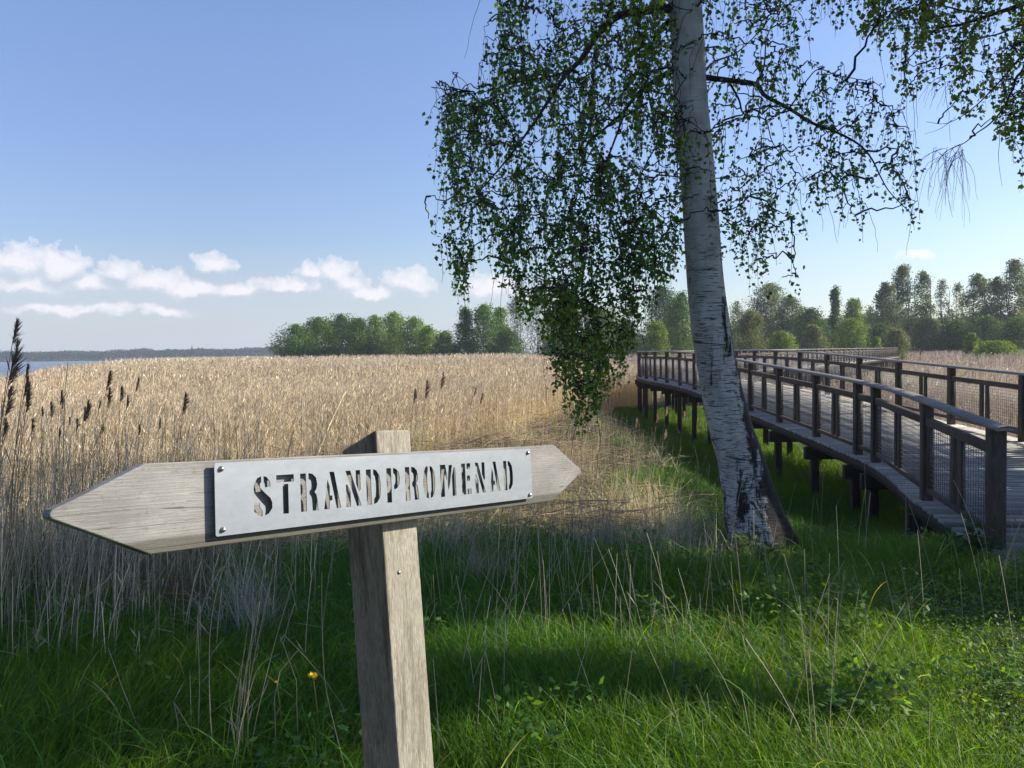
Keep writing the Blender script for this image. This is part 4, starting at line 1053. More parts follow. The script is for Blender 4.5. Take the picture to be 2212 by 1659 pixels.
lawn = lambda x, y: np.maximum(np.clip((x-(1.35+.28*(y-2.8)+.2*snoise(x, y, 1.5, 77)))/.6, 0, 1)*np.clip((6.1-y)/.8, 0, 1), np.clip((x-3.25)/.35, 0, 1)*np.clip((7.0-y)/.5, 0, 1))      # short trampled part at lower right
grass_zone('grass', 270000, -4.5, 5.2, 2.5, 6.6, lambda x, y: .22*(1-.75*lawn(x, y)), .0044, 5, 'lush long green grass in the shade around the signpost', 101,
           lambda x, y: (1-.80*dry_amount(x, y)))
grass_zone('grass', 230000, -3, 9.5, 6.4, 14.5, lambda x, y: .24*(1-.75*lawn(x, y)), .0068, 4, 'green grass beside and under the boardwalk', 102,
           lambda x, y: (1-.86*dry_amount(x, y))*(1-reed_zone(x, y)), colA=(.036, .12, .009), colB=(.115, .21, .015))
grass_zone('grass', 120000, 1.5, 9.5, 14.3, 38, lambda x, y: .32+0*x, .013, 3, 'sunlit green grass along the far part of the boardwalk', 103,
           lambda x, y: (1.0-reed_zone(x, y)), colA=(.06, .14, .018), colB=(.11, .19, .028))
# small leaves of the ground cover in the lawn
def ground_cover():
    r = np.random.default_rng(55); x, y = scatter(60000, -1, 5.2, 2.6, 6.6, lambda x, y: in_view(x, y, .8), r)
    k = r.random(len(x)) < (.12+.88*lawn(x, y))*(.3+.7*np.clip(.5+.8*snoise(x, y, 2.6, 56), 0, 1)); x, y = x[k], y[k]; n = len(x)
    hz = .015+.075*r.random(n)+(1-lawn(x, y))*.09*r.random(n); P = np.stack([x, y, gz(x, y)+hz], 1)
    D = runit(n, r); D[:, 2] = np.abs(D[:, 2])*.4+.05; D /= np.linalg.norm(D, axis=1, keepdims=True)
    S = np.cross(D, np.array([0, 0, 1.])+.35*r.normal(size=(n, 3))); S /= np.linalg.norm(S, axis=1, keepdims=True)
    L = r.uniform(.012, .032, n); t = r.random((n, 1)); C = (np.array([.07, .15, .022])*(1-t)+np.array([.14, .23, .04])*t)*np.exp(.2*r.normal(size=(n, 1)))
    V, F, Cc = leaves(P, D, S, L, L*.75, C); tag(mk('ground_cover', V, F, M['grass'], None, Cc), 'low small-leaved ground cover in the trampled lawn at lower right', 'ground cover', kind='stuff')
ground_cover()
def low_weeds():
    r = np.random.default_rng(57); x, y = scatter(70000, -4, 5.2, 2.7, 7.5, lambda x, y: in_view(x, y, .8), r)
    f = snoise(x, y, 3.2, 58)+.5*snoise(x, y, 8, 59); k = (f > .55) & (r.random(len(x)) < .75*(1-dry_amount(x, y))*np.clip((x+1.2)/1.5, .15, 1)); x, y = x[k], y[k]; n = len(x)
    P = np.stack([x, y, gz(x, y)+.05+.20*r.random(n)**.7*(1-.6*lawn(x, y))], 1); D = runit(n, r); D[:, 2] = D[:, 2]*.35+.05; D /= np.linalg.norm(D, axis=1, keepdims=True)
    S = np.cross(D, np.array([0, 0, 1.])+.4*r.normal(size=(n, 3))); S /= np.linalg.norm(S, axis=1, keepdims=True); L = r.uniform(.02, .055, n); t = r.random((n, 1))
    C = (np.array([.06, .15, .022])*(1-t)+np.array([.13, .24, .045])*t)*np.exp(.25*r.normal(size=(n, 1))); V, F, Cc = leaves(P, D, S, L, L*.6, C)
    tag(mk('ground_cover', V, F, M['grass'], None, Cc), 'broad-leaved low weeds growing in patches through the long grass', 'ground cover', kind='stuff')
    # long light blades and dead ones arching over the rest
    x, y = scatter(9000, -4, 5, 2.7, 7, lambda x, y: in_view(x, y, .8), r); k = r.random(len(x)) < (1-.9*lawn(x, y))*.6; x, y = x[k], y[k]; n = len(x); t = (r.random((n, 1)) < .12)
    C = np.where(t, np.array([.36, .33, .17]), np.array([.10, .24, .03])); V, F, Cc = blades(x, y, r.uniform(.22, .44, n), r.uniform(.003, .007, n), r.uniform(.4, 1.5, n), 60, C, 7, flop=.42, colvar=.25)
    tag(mk('grass', V, [F], M['grass'], None, Cc), 'longer light and withered blades arching over the grass', 'grass', kind='stuff')
low_weeds()

STRAW = np.array([.70, .585, .345]); GREY = np.array([.34, .315, .26]); GOLD = np.array([.74, .58, .29])
def dry_field():
    # arching straw blades
    r = np.random.default_rng(61)
    x, y = scatter(760000, -13, 4.0, 4.6, 32, lambda x, y: in_view(x, y), r)
    d = dry_amount(x, y); k = (r.random(len(x)) < d*.85*np.interp(y, [5, 6.6, 7.5, 14, 32], [.55, .8, 1, .75, .35])) & ~(reed_zone(x, y) & (y > 17)); x, y = x[k], y[k]; n = len(x); d = d[k]
    cl = np.clip(.35+1.1*snoise(x, y, 2.4, 69), .25, 1.7); h = r.uniform(.10, .52, n)*cl*np.where((x < -1.8) & (y < 9), 1.25, 1); lean = r.uniform(.1, 1.3, n)
    grey = np.clip((8.4-y)/2+.3*r.normal(size=n), 0, 1)[:, None]
    C = (STRAW*(1-grey)+GREY*grey)*(1+.28*snoise(x, y, 1.3, 64))[:, None]
    bz = np.clip(snoise(x, y, .7, 65)-.1, 0, 1)[:, None]; C = C*(1-bz*.6)+np.array([.20, .125, .075])*bz*.6
    V, F, Cc = blades(x, y, h, r.uniform(.0025, .0065, n)*np.clip(y/10, 1, 2.4), lean, 62, C, 4, flop=.42, colvar=.3)
    tag(mk('straw', V, [F], M['dry'], None, Cc), 'pale dead grass and straw between the sign and the reeds', 'straw', kind='stuff'); print('straw', n)
    # standing bare stems
    x, y = scatter(110000, -13, 3.6, 4.3, 28, lambda x, y: in_view(x, y), r)
    d = np.clip(dry_amount(x, y)+.06, 0, 1); tall = np.clip((-1.4-x)/1.5, 0, 1)*np.clip((8.5-y)/2, 0, 1)
    k = (r.random(len(x)) < d*(.22+.22*tall)) & ~reed_zone(x, y); x, y, tall = x[k], y[k], tall[k]; n = len(x)
    h = r.uniform(.2, .75, n)+tall*r.uniform(0, .5, n); a = r.normal(.3, 1.1, n)
    C = np.where(r.random((n, 1)) < .5, GREY, STRAW)*np.where(r.random((n, 1)) < .25, .45, 1.0)
    u = np.linspace(0, 1, 5); ln = r.normal(.12, .16, n)
    P = np.zeros((n, 5, 3)); P[..., 0] = x[:, None]+(h*ln*np.cos(a))[:, None]*u**1.6; P[..., 1] = y[:, None]+(h*ln*np.sin(a))[:, None]*u**1.6; P[..., 2] = gz(x, y)[:, None]-.02+h[:, None]*u
    V, F, Cc = tubes(P, r.uniform(.0012, .0026, n)[:, None]*np.linspace(1, .55, 5)[None], 3, C)
    tag(mk('dry_stems', V, F, M['dry'], None, Cc), 'thin upright dead reed stems standing behind the sign', 'dry stems', kind='stuff'); print('stems', n)
    # thin stems in the green grass right of the post
    m = 520; x = r.uniform(-.7, 3.3, m); y = r.uniform(3.0, 7.0, m); k = (x < 1.5+.2*r.normal(size=m)) | (r.random(m) < .12); x, y = x[k], y[k]; n = len(x)
    h = r.uniform(.25, .8, n); a = r.uniform(0, 6.28, n); ln = np.abs(r.normal(0, .28, n)); P = np.zeros((n, 6, 3)); u = np.linspace(0, 1, 6)
    P[..., 0] = x[:, None]+(h*ln*np.cos(a))[:, None]*u**1.5; P[..., 1] = y[:, None]+(h*ln*np.sin(a))[:, None]*u**1.5; P[..., 2] = gz(x, y)[:, None]-.02+h[:, None]*u
    C = np.array([.42, .38, .28])*np.exp(.2*r.normal(size=(n, 1)))
    V, F, Cc = tubes(P, np.full((n, 6), .0013), 3, C); tag(mk('dry_stems', V, F, M['dry'], None, Cc), 'loose pale stems rising out of the green grass right of the post', 'dry stems', kind='stuff')
    # fallen reeds
    x, y = scatter(56000, -14, 4.0, 6.2, 34, lambda x, y: in_view(x, y), r); d = np.maximum(dry_amount(x, y), .0); k = r.random(len(x)) < d*np.interp(y, [6, 9, 12, 20, 34], [.15, .5, .8, .5, .3])*np.where(reed_zone(x, y), .12, 1); x, y = x[k], y[k]; n = len(x)
    L = r.uniform(.25, 1.2, n); a = r.normal(0, .9, n)+np.where(r.random(n) < .3, 1.57, 0); u = np.linspace(-.5, .5, 4); P = np.zeros((n, 4, 3))
    P[..., 0] = x[:, None]+(L*np.cos(a))[:, None]*u; P[..., 1] = y[:, None]+(L*np.sin(a))[:, None]*u
    P[..., 2] = gz(x, y)[:, None]+(.03+.30*r.random(n)**1.5*(1+.5*snoise(x, y, 1.0, 67)))[:, None]+(L*r.normal(0, .22, n))[:, None]*u+.03*np.cos(u*3)
    C = np.where(r.random((n, 1)) < .72, np.array([.40, .30, .185]), np.array([.16, .105, .07]))*np.exp(.25*r.normal(size=(n, 1)))
    V, F, Cc = tubes(P, (r.uniform(.0015, .0036, n)*np.clip(y/11, 1, 2.2))[:, None]*np.ones((1, 4)), 3, C); tag(mk('fallen_reeds', V, F, M['dry'], None, Cc), 'matted litter of broken fallen reeds in front of the standing reeds', 'reed litter', kind='stuff'); print('litter', n)
dry_field()

def reeds(name, n, y0, y1, label, wst, wplume, seed, side, k=4, leafn=2):
    r = np.random.default_rng(seed)
    yy = np.sqrt(r.uniform(y0**2, y1**2, n)); xx = r.uniform(-1, 1, n)*(.645*yy+1.5)
    x0s = np.interp(yy, *SHX)
    c = (reed_zone(xx, yy) | ((y1 < 30) & (side < 0) & reed_zone(xx, yy+6*np.minimum(r.random(n), r.random(n))) & (r.random(n) < .55))) & (xx > x0s-2.2+1.5*snoise(xx, yy, .2, 3)) & ((xx > 7) if side > 0 else (xx <= 7))
    xx, yy = xx[c], yy[c]
    if y1 > 30:
        pdist = path_dist(xx, yy); c = pdist > 2.3; xx, yy = xx[c], yy[c]
    n = len(xx); z = gz(xx, yy)
    if side < 0: H = np.interp(yy, [14, 18, 24, 35, 60, 90], [.6, .95, 1.38, 1.80, 1.98, 2.10])
    else: H = np.interp(yy, [10, 16, 26, 45, 80, 140], [.28, .34, .55, 1.0, 1.55, 1.75])
    H = H*(1+.07*snoise(xx, yy, .35, 5)+.05*snoise(xx, yy, 1.1, 6))*r.uniform(.70, 1.08, n)
    if side < 0: H = H*np.where((yy > 15) & (yy < 37), np.clip((np.interp(yy, [12, 20, 30, 36], [1.9, 2.9, 3.9, 4.1])-xx+.3)/1.8+.25*r.random(n), .25, 1), 1)
    if y1 > 60: H = H*np.clip((path_dist(xx, yy)-1)/7, .45, 1)
    a = r.normal(.1, .9, n); ln = np.abs(r.normal(.06, .08, n)); u = np.linspace(0, 1, k)
    P = np.zeros((n, k, 3)); P[..., 0] = xx[:, None]+(H*ln*np.cos(a))[:, None]*u**1.7; P[..., 1] = yy[:, None]+(H*ln*np.sin(a))[:, None]*u**1.7; P[..., 2] = z[:, None]-.02+H[:, None]*u
    tone = np.exp(.12*r.normal(size=(n, 1)))*(1+.13*snoise(xx, yy, .3, 8))[:, None]
    gold = GOLD*np.array([1.0, 1.0, 1.05]) if side < 0 else np.array([.46, .345, .22])
    top = (np.array([.54, .445, .30]) if y1 < 60 else np.array([.62, .53, .39])) if side < 0 else np.array([.47, .38, .30])
    C = (gold*tone)[:, None, :]*(1-u[None, :, None])+(top*tone)[:, None, :]*u[None, :, None]
    s = r.uniform(0, 3.14, n); sd = np.stack([np.cos(s), np.sin(s), 0*s], 1)
    V, F, Cc = ribbons(P, np.full((n, k), wst)*r.uniform(.6, 1.3, (n, 1)), sd, C); A = Acc().add(V, F, Cc)
    # dry leaves
    for j in range(leafn):
        uu = r.uniform(.12, .85, n); b = np.stack([np.interp(uu[i_], u, u) for i_ in range(0)] or [uu], 1)[:, 0]
        base = np.stack([xx+H*ln*np.cos(a)*b**1.7, yy+H*ln*np.sin(a)*b**1.7, z+H*b], 1); la = r.uniform(0, 6.28, n); LL = r.uniform(.12, .34, n)*np.clip(wst/.006, 1, 1.5)
        D = np.stack([np.cos(la)*.6, np.sin(la)*.6, r.uniform(.0, .9, n)], 1); D /= np.linalg.norm(D, axis=1, keepdims=True)
        S = np.stack([-np.sin(la), np.cos(la), 0*la], 1); V, F, Cc = leaves(base, D, S, LL, np.full(n, wst*1.7), (gold*.6+top*.4)*1.08*tone); A.add(V, F, Cc)
    # plumes: a few drooping tufts
    pl = r.random(n) < .5; Pp = P[pl][:, -1]; m = len(Pp); tp = (np.array([.42, .34, .255]) if y1 < 60 else np.array([.52, .43, .32])) if side < 0 else np.array([.38, .30, .25])
    for j in range(2):
        D = np.stack([r.normal(.35, .35, m), r.normal(0, .35, m), np.full(m, .8)-j*.25], 1); D /= np.linalg.norm(D, axis=1, keepdims=True)
        S = np.cross(D, runit(m, r)); S /= np.linalg.norm(S, axis=1, keepdims=True); LL = r.uniform(.09, .17, m)*np.clip(wplume/.03, 1, 1.5)
        V, F, Cc = leaves(Pp-np.array([0, 0, .10])*(1+j), D, S, LL, np.full(m, wplume)*r.uniform(.5, 1.2, m), tp*np.exp(.35*r.normal(size=(m, 1)))*(1+.9*(r.random((m, 1)) < .16))); A.add(V, F, Cc)
    o = A.build(name, M['dry'], None, tint=True); tag(o, label, 'reeds', kind='stuff'); print(name, n)
reeds('reed_bed', 230000, 13, 27, 'golden front edge of the wide dry reed bed left of the boardwalk', .0062, .017, 201, -1)
reeds('reed_bed', 210000, 26, 56, 'grey-brown middle part of the wide dry reed bed', .011, .030, 202, -1, k=3)
reeds('reed_bed', 130000, 55, 330, 'far part of the dry reed bed running to the lake and the trees', .035, .085, 203, -1, k=3, leafn=1)
reeds('reed_bed', 60000, 10.5, 34, 'low purplish dry reeds right behind the boardwalk', .0075, .02, 204, 1, k=3)
reeds('reed_bed', 90000, 33, 220, 'far purplish dry reeds right of the boardwalk', .03, .07, 205, 1, k=3, leafn=1)
# green shoots mixed into the field
def near_stems():
    r = np.random.default_rng(88); n = 1900; x = r.uniform(-5.6, -1.0, n); y = 4.0+5.0*r.random(n)**1.4; k = in_view(x, y, .3) & (r.random(n) < np.clip((-.9-x)/1.6, .1, 1)); x, y = x[k], y[k]; n = len(x)
    h = r.uniform(.55, 1.35, n)*np.interp(y, [4.0, 4.8, 6, 9], [.4, .75, 1.0, 1.1]); a = r.normal(.2, .8, n); ln = r.normal(.14, .14, n); u = np.linspace(0, 1, 6); P = np.zeros((n, 6, 3))
    P[..., 0] = x[:, None]+(h*ln*np.cos(a))[:, None]*u**1.7; P[..., 1] = y[:, None]+(h*ln*np.sin(a))[:, None]*u**1.7; P[..., 2] = gz(x, y)[:, None]-.02+h[:, None]*u
    C = np.array([.42, .37, .27])*np.exp(.45*r.normal(size=(n, 1))); V, F, Cc = tubes(P, r.uniform(.0016, .0030, n)[:, None]*np.linspace(1, .6, 6)[None], 4, C)
    A = Acc(); A.add(V, F, Cc)
    m = n; la = r.uniform(0, 6.28, m); uu = r.uniform(.2, .95, m); b = np.stack([x+h*ln*np.cos(a)*uu**1.7, y+h*ln*np.sin(a)*uu**1.7, gz(x, y)+h*uu], 1)
    D = np.stack([np.cos(la)*.8, np.sin(la)*.8, r.uniform(-.3, .9, m)], 1); D /= np.linalg.norm(D, axis=1, keepdims=True); S = np.stack([-np.sin(la), np.cos(la), 0*la], 1)
    V, F, Cc = leaves(b, D, S, r.uniform(.08, .24, m), np.full(m, .007), np.array([.34, .28, .19])*np.exp(.3*r.normal(size=(m, 1)))); A.add(V, F, Cc)
    tag(A.build('reed_stems', M['dry'], None, tint=True), 'thicket of bare grey-brown reed stems at the left edge in front of the reed bed', 'reed stems', kind='stuff')
near_stems()
def field_weeds():
    r = np.random.default_rng(71); n = 5200; yy = r.uniform(10.5, 60, n); xx = r.uniform(-.62, .64, n)*yy
    k = ((reed_zone(xx, yy) & (snoise(xx, yy, .35, 72) > .35)) | ((xx < 3) & (yy < 26) & (snoise(xx, yy, .8, 74) > .5))) ; xx, yy = xx[k], yy[k]; n = len(xx)
    V, F, Cc = blades(xx, yy, r.uniform(.5, 1.2, n), r.uniform(.01, .02, n)*np.clip(yy/15, 1, 3), r.uniform(.1, .5, n), 73, (.13, .20, .045), 4)
    tag(mk('reed_shoots', V, [F], M['grass'], None, Cc), 'fresh green shoots scattered among the dry reeds', 'green shoots', kind='stuff')
field_weeds()

# ------------------------------------------------------------------ single plants
def ground_under(px, d):
    p = W(px, 760, d); return np.array([p[0], p[1], float(gz(p[0], p[1]))])
def plume_reed(tip, d, plume_px, basex, label, seed, group=None, dark=1.0, basey=None):
    """tip in photo pixels, basex = pixel column where the stem meets the ground"""
    r = np.random.default_rng(seed); plume_px *= 1.15; T = W(tip[0], tip[1], d); B = ground_under(basex, d*1.01 if basey is None else basey)
    root = empty('reed', tuple(B), label, 'reed', group)
    Lp = plume_px*d/FPX; v = np.linspace(0, 1, 12)[:, None]; mid = (B+T)/2+np.array([(B[0]-T[0])*.30-.03, 0, (T[2]-B[2])*.12]); P = (1-v)**2*B+2*v*(1-v)*mid+v*v*T
    V, F, C = tubes(P[None], np.linspace(.0030, .0013, 12)[None], 5, np.array([[.23, .18, .115]])); mk('stem', V, F, M['dry'], root, C, smooth=True)
    # plume: many short hairy side branches leaning to one side
    arc = np.linalg.norm(T-B); u0 = 1-Lp/arc; n = 150; uu = r.uniform(u0, 1, n); base = np.stack([np.interp(uu, v[:, 0], P[:, i]) for i in range(3)], 1)
    q = (uu-u0)/(1-u0); Ls = Lp*np.interp(q, [0, .25, .7, 1], [.18, .36, .30, .12])*r.uniform(.6, 1.2, n)
    D = np.stack([r.normal(.62, .22, n)-.25*q, r.normal(0, .28, n), .55+.5*q+r.normal(0, .2, n)], 1); D /= np.linalg.norm(D, axis=1, keepdims=True)
    S = np.cross(D, runit(n, r)); S /= np.linalg.norm(S, axis=1, keepdims=True)
    V, F, Cc = leaves(base, D, S, Ls, Ls*.055+.0010, np.array([.165, .122, .092])*dark*np.exp(.25*r.normal(size=(n, 1))))
    mk('plume', V, F, M['dry'], root, Cc)
    for k in range(3):
        uu = r.uniform(.3, .75); b = np.array([np.interp(uu, v[:, 0], P[:, i]) for i in range(3)])[None]; la = r.uniform(0, 6.28); D = np.array([[math.cos(la)*.5, math.sin(la)*.5, .8]]); D /= np.linalg.norm(D); S = np.array([[-math.sin(la), math.cos(la), 0]])
        V, F, Cc = leaves(b, D, S, [r.uniform(.15, .3)], [.007], np.array([[.30, .24, .15]])); mk('leaf', V, F, M['dry'], root, Cc)
G1 = 'dark plumed reeds standing in front of the reed bed at left'
PR = [((12, 905), 4.6, 44, -20, None), ((70, 905), 5.6, 34, 60, None), ((166, 905), 6.8, 28, 160, None), ((345, 905), 7.2, 26, 336, None), ((128, 925), 6.9, 26, 120, None), ((36, 693), 3.6, 60, -40, 'tallest plumed reed at the left edge, its dark plume leaning right above the far shore'), ((38, 742), 3.5, 105, -60, 'plumed reed at the left edge with a long shaggy plume just below the tallest one'),
      ((24, 838), 3.7, 70, -50, 'plumed reed low at the very left edge'), ((60, 788), 4.6, 34, 5, 'plumed reed with small plume beside the shaggy one at the left edge'), ((60, 815), 4.5, 48, 0, 'plumed reed with ragged plume right of the left edge'),
      ((63, 834), 4.4, 50, 8, 'plumed reed with drooping plume third in the left edge tuft'), ((62, 856), 4.8, 42, 20, 'lowest plumed reed of the left edge tuft'),
      ((91, 880), 7.0, 24, 88, None), ((109, 870), 6.8, 36, 118, None), ((133, 844), 6.6, 36, 112, 'plumed reed with oval plume, tallest between the left edge tuft and the bare stalk'),
      ((135, 862), 7.2, 26, 122, None), ((149, 902), 7.4, 20, 152, None), ((190, 867), 6.4, 48, 170, 'reed with two-lobed heavy plume right of the bare stalk'), ((183, 880), 6.8, 36, 172, None),
      ((237, 803), 6.2, 46, 198, 'highest plumed reed of the middle row above the left arrow'), ((236, 840), 6.6, 46, 215, None), ((216, 866), 7.0, 22, 190, None), ((262, 836), 6.4, 38, 250, None),
      ((299, 818), 6.5, 32, 252, 'plumed reed with plume bending sharply right above the left arrow'), ((275, 855), 7.0, 30, 268, None), ((400, 850), 6.4, 52, 376, 'lone dark plumed reed above the end of the metal plate'),
      ((300, 918), 7.4, 26, 296, None), ((222, 918), 7.6, 22, 214, None)]
for i, (tp, d, pl, bx, lb) in enumerate(PR): plume_reed(tp, d, pl, bx, lb or 'small dark plumed reed in the row above the left arrow', 300+i, G1)
G2 = 'dark plumed reeds standing behind the right half of the sign'
for i, (tp, d, pl, bx, lb) in enumerate([((896, 842), 9.0, 34, 882, 'dark plumed reed just right of the post top, leftmost of its group'), ((922, 824), 9.0, 46, 908, 'dark plumed reed with long plume, second right of the post top'), ((957, 806), 9.0, 38, 932, 'highest plumed reed behind the right half of the sign'),
        ((1028, 838), 9.5, 20, 990, 'plumed reed with short hooked plume behind the right half of the sign'), ((1042, 850), 9.5, 26, 1010, 'plumed reed leaning right, rightmost behind the sign')]): plume_reed(tp, d, pl, bx, lb, 340+i, G2, 1.2)
def plumes_small():
    for i, (x, y) in enumerate([(1420, 895), (1440, 880), (1478, 890), (1438, 930), (1375, 905)]):
        plume_reed((x, y), 9.5, 22, x-14, 'short pale plumed reed in front of the boardwalk legs', 360+i, 'pale plumed reeds in front of the boardwalk legs', 3.2)
plumes_small()

def stalk(name, pts, rad_, label, colr=(.45, .39, .26), group=None, kink=True):
    """pts: list of (px, py, depth) from the ground up"""
    P = np.array([W(*p) for p in pts]); b = P[0].copy(); g = float(gz(b[0], b[1])); P = np.vstack([[b[0], b[1], g-.02], P]) if b[2] > g+.02 else P
    root = empty(name, (P[0][0], P[0][1], g), label, 'stalk', group); Q = catmull(P, 6) if kink is False else np.vstack([np.linspace(P[i], P[i+1], 5)[:-1] for i in range(len(P)-1)]+[P[-1:]])
    V, F, C = tubes(Q[None], np.linspace(rad_, rad_*.55, len(Q))[None], 5, np.array([colr])); mk('stem', V, F, M['dry'], root, C, smooth=True)
    i = len(Q)//2; r = np.random.default_rng(int(pts[0][0])); A = Acc()
    for k in range(2):
        la = r.uniform(0, 6.28); D = np.array([[math.cos(la)*.6, math.sin(la)*.6, .6]]); D /= np.linalg.norm(D); V, F, C = leaves(Q[i-k*3][None], D, np.array([[-math.sin(la), math.cos(la), 0]]), [.10], [.006], np.array([colr])*.9); mk('leaf', V, F, M['dry'], root, C)
stalk('reed_stalk', [(388, 1700, 3.3), (384, 1560, 3.3), (375, 1516, 3.3), (414, 1580, 3.25), (455, 1680, 3.2)], .0026, 'broken straw bent into an upside down V at lower left', (.40, .36, .2))
stalk('reed_stalk', [(425, 1700, 3.3), (431, 1480, 3.3), (427, 1330, 3.3)], .0022, 'tall straight pale stalk under the left corner of the metal plate')
stalk('reed_stalk', [(470, 1700, 3.2), (455, 1560, 3.2), (452, 1420, 3.2), (458, 1330, 3.2), (478, 1240, 3.25), (508, 1180, 3.3)], .0022, 'long pale stalk curving right towards the metal plate', kink=False)
stalk('reed_stalk', [(752, 1690, 3.0), (725, 1580, 3.0), (703, 1480, 3.0), (696, 1360, 3.0), (695, 1236, 3.0)], .0018, 'very thin long pale stalk standing alone left of the post', kink=False)
stalk('reed_stalk', [(640, 1470, 3.3), (622, 1420, 3.3), (604, 1372, 3.3)], .0018, 'short pale straw leaning left, crossing another one')
stalk('reed_stalk', [(593, 1505, 3.2), (605, 1450, 3.2), (646, 1402, 3.2)], .0018, 'short pale straw leaning right, crossing another one')
stalk('reed_stalk', [(345, 1690, 3.4), (262, 1480, 3.4), (234, 1400, 3.4)], .0020, 'thin pale stalk slanting up to the left at lower left')
stalk('reed_stalk', [(515, 1600, 3.1), (538, 1500, 3.1), (560, 1440, 3.1), (603, 1412, 3.1)], .0018, 'pale straw arching right beside the dandelion', kink=False)
for i, (b, t_) in enumerate([((500, 1690), (575, 1205)), ((505, 1680), (600, 1190)), ((490, 1690), (562, 1320)), ((520, 1690), (548, 1330)), ((535, 1660), (552, 1290)), ((480, 1690), (530, 1400)), ((545, 1600), (640, 1230)), ((510, 1640), (536, 1345))]):
    stalk('reed_stalk', [(b[0], b[1], 3.2), ((b[0]+t_[0])/2-6, (b[1]+t_[1])/2, 3.25), (t_[0], t_[1], 3.35)], .0017, 'pale stalk in the loose bundle rising under the metal plate', group='bundle of pale stalks under the metal plate', kink=False)
stalk('reed_stalk', [(136, 1200, 6.9), (137, 980, 6.9), (140, 860, 6.9), (147, 782, 6.9)], .004, 'tall bare dark stalk without plume rising above the reed tops at left', (.14, .11, .085), kink=False)
stalk('reed_stalk', [(1075, 1480, 4.0), (1072, 1330, 4.0), (1080, 1100, 4.05)], .0017, 'tall pale stem right under the right arrow tip')
stalk('reed_stalk', [(1408, 1440, 4.3), (1375, 1310, 4.35), (1352, 1190, 4.4)], .0017, 'pale stem leaning left in front of the birch foot')

def tussock(px, py_, d, n, hgt, label, seed, colr, spreadx=1.0, biasx=0.0):
    B = ground_under(px, d); r = np.random.default_rng(seed); root = empty('grass_tussock', tuple(B), label, 'tussock')
    a = r.uniform(0, 6.283, n); x = B[0]+r.normal(0, .11, n); y = B[1]+r.normal(0, .11, n); h = hgt*r.uniform(.4, 1.15, n); lean = r.uniform(.1, .95, n)
    V, F, Cc = blades(x+biasx*0, y, h, r.uniform(.002, .0045, n), lean, seed+1, np.array(colr), 7, flop=.38, az=a, colvar=.22)
    V[:, 0] += biasx*np.clip(V[:, 2]-B[2], 0, 1); mk('blades', V, [F], M['dry'], root, Cc)
    m = n//6; x = B[0]+r.normal(0, .04, m); y = B[1]+r.normal(0, .04, m); V, F, Cc = blades(x, y, hgt*r.uniform(.9, 1.5, m), np.full(m, .0028), r.uniform(.05, .5, m), seed+3, np.array(colr)*1.1, 7, az=r.uniform(0, 6.28, m)); V[:, 0] += biasx*np.clip(V[:, 2]-B[2], 0, 1)
    mk('stems', V, [F], M['dry'], root, Cc)
tussock(525, 1380, 4.55, 330, .50, 'pale blue-grey dry grass tussock fanning out under the metal plate', 401, (.30, .30, .25), biasx=-.10)
tussock(390, 1340, 5.0, 420, .42, 'brown dead grass tussock left of the pale one', 403, (.17, .12, .085), biasx=-.1)
tussock(1030, 1290, 5.6, 200, .36, 'low grey dead tussock under the right arrow', 405, (.30, .26, .20))
tussock(1300, 1195, 6.6, 240, .40, 'grey straw tussock left of the birch foot', 407, (.32, .28, .22))
tussock(1480, 1130, 7.4, 240, .45, 'straw coloured tussock touching the left side of the birch trunk', 409, (.38, .32, .20))

def weed(px, d, hgt, nst, label, seed, colr=(.075, .15, .025), leafL=.05, group=None, kind='weed'):
    B = ground_under(px, d); r = np.random.default_rng(seed); root = empty('leafy_weed', tuple(B), label, 'weed', group); St, LP, LD, LL = [], [], [], []
    for k in range(nst):
        a = r.uniform(0, 6.28); sp = r.uniform(.1, .55)*hgt; h = hgt*r.uniform(.55, 1.1); v = np.linspace(0, 1, 6)[:, None]; b = B+np.array([r.normal()*.03, r.normal()*.03, -.01])
        P = b+np.array([math.cos(a)*sp, math.sin(a)*sp, 0])*v**1.4+np.array([0, 0, h])*v; St.append(P)
        for j in range(2, 6):
            for q in range(3 if j == 5 else 2):
                la = r.uniform(0, 6.28); LP.append(P[j]); LD.append([math.cos(la), math.sin(la), r.uniform(-.1, .6)]); LL.append(leafL*r.uniform(.6, 1.3))
    LP = np.array(LP); LD = np.array(LD); LD /= np.linalg.norm(LD, axis=1, keepdims=True); n = len(LP); S = np.cross(LD, np.array([0, 0, 1.])+.3*r.normal(size=(n, 3))); S /= np.linalg.norm(S, axis=1, keepdims=True)
    V, F, Cc = leaves(LP, LD, S, LL, np.array(LL)*.55, np.array(colr)*np.exp(.2*r.normal(size=(n, 1)))); mk('leaves', V, F, M['grass'], root, Cc)
    V, F, Cc = tubes(np.array(St), np.full((nst, 6), .0022), 4, np.array([[.06, .10, .03]]*nst)); mk('stems', V, F, M['grass'], root, Cc)
weed(2110, 6.35, .30, 26, 'dark green nettle-like weeds at the foot of the end post of the boardwalk', 430, (.035, .085, .02), .07)
weed(2062, 6.15, .20, 14, 'low dark weeds left of the nettle-like ones at the boardwalk end', 431, (.035, .085, .02), .06)
weed(1600, 6.35, .28, 16, 'leafy weed in front of the left root of the birch', 432, (.06, .13, .03), .06)
weed(1655, 5.9, .22, 12, 'green weed below the birch foot', 433, (.05, .12, .025), .05)
weed(1400, 4.55, .24, 12, 'broad-leaved weed in the sun patch in the middle of the grass', 434, (.08, .16, .03), .05)
weed(1870, 4.3, .22, 10, 'broad-leaved weed with light tips right of the grass middle', 435, (.10, .18, .03), .055)
weed(1925, 3.42, .17, 7, 'bright yellow-green leaf rosette near the bottom right', 436, (.17, .25, .04), .07)
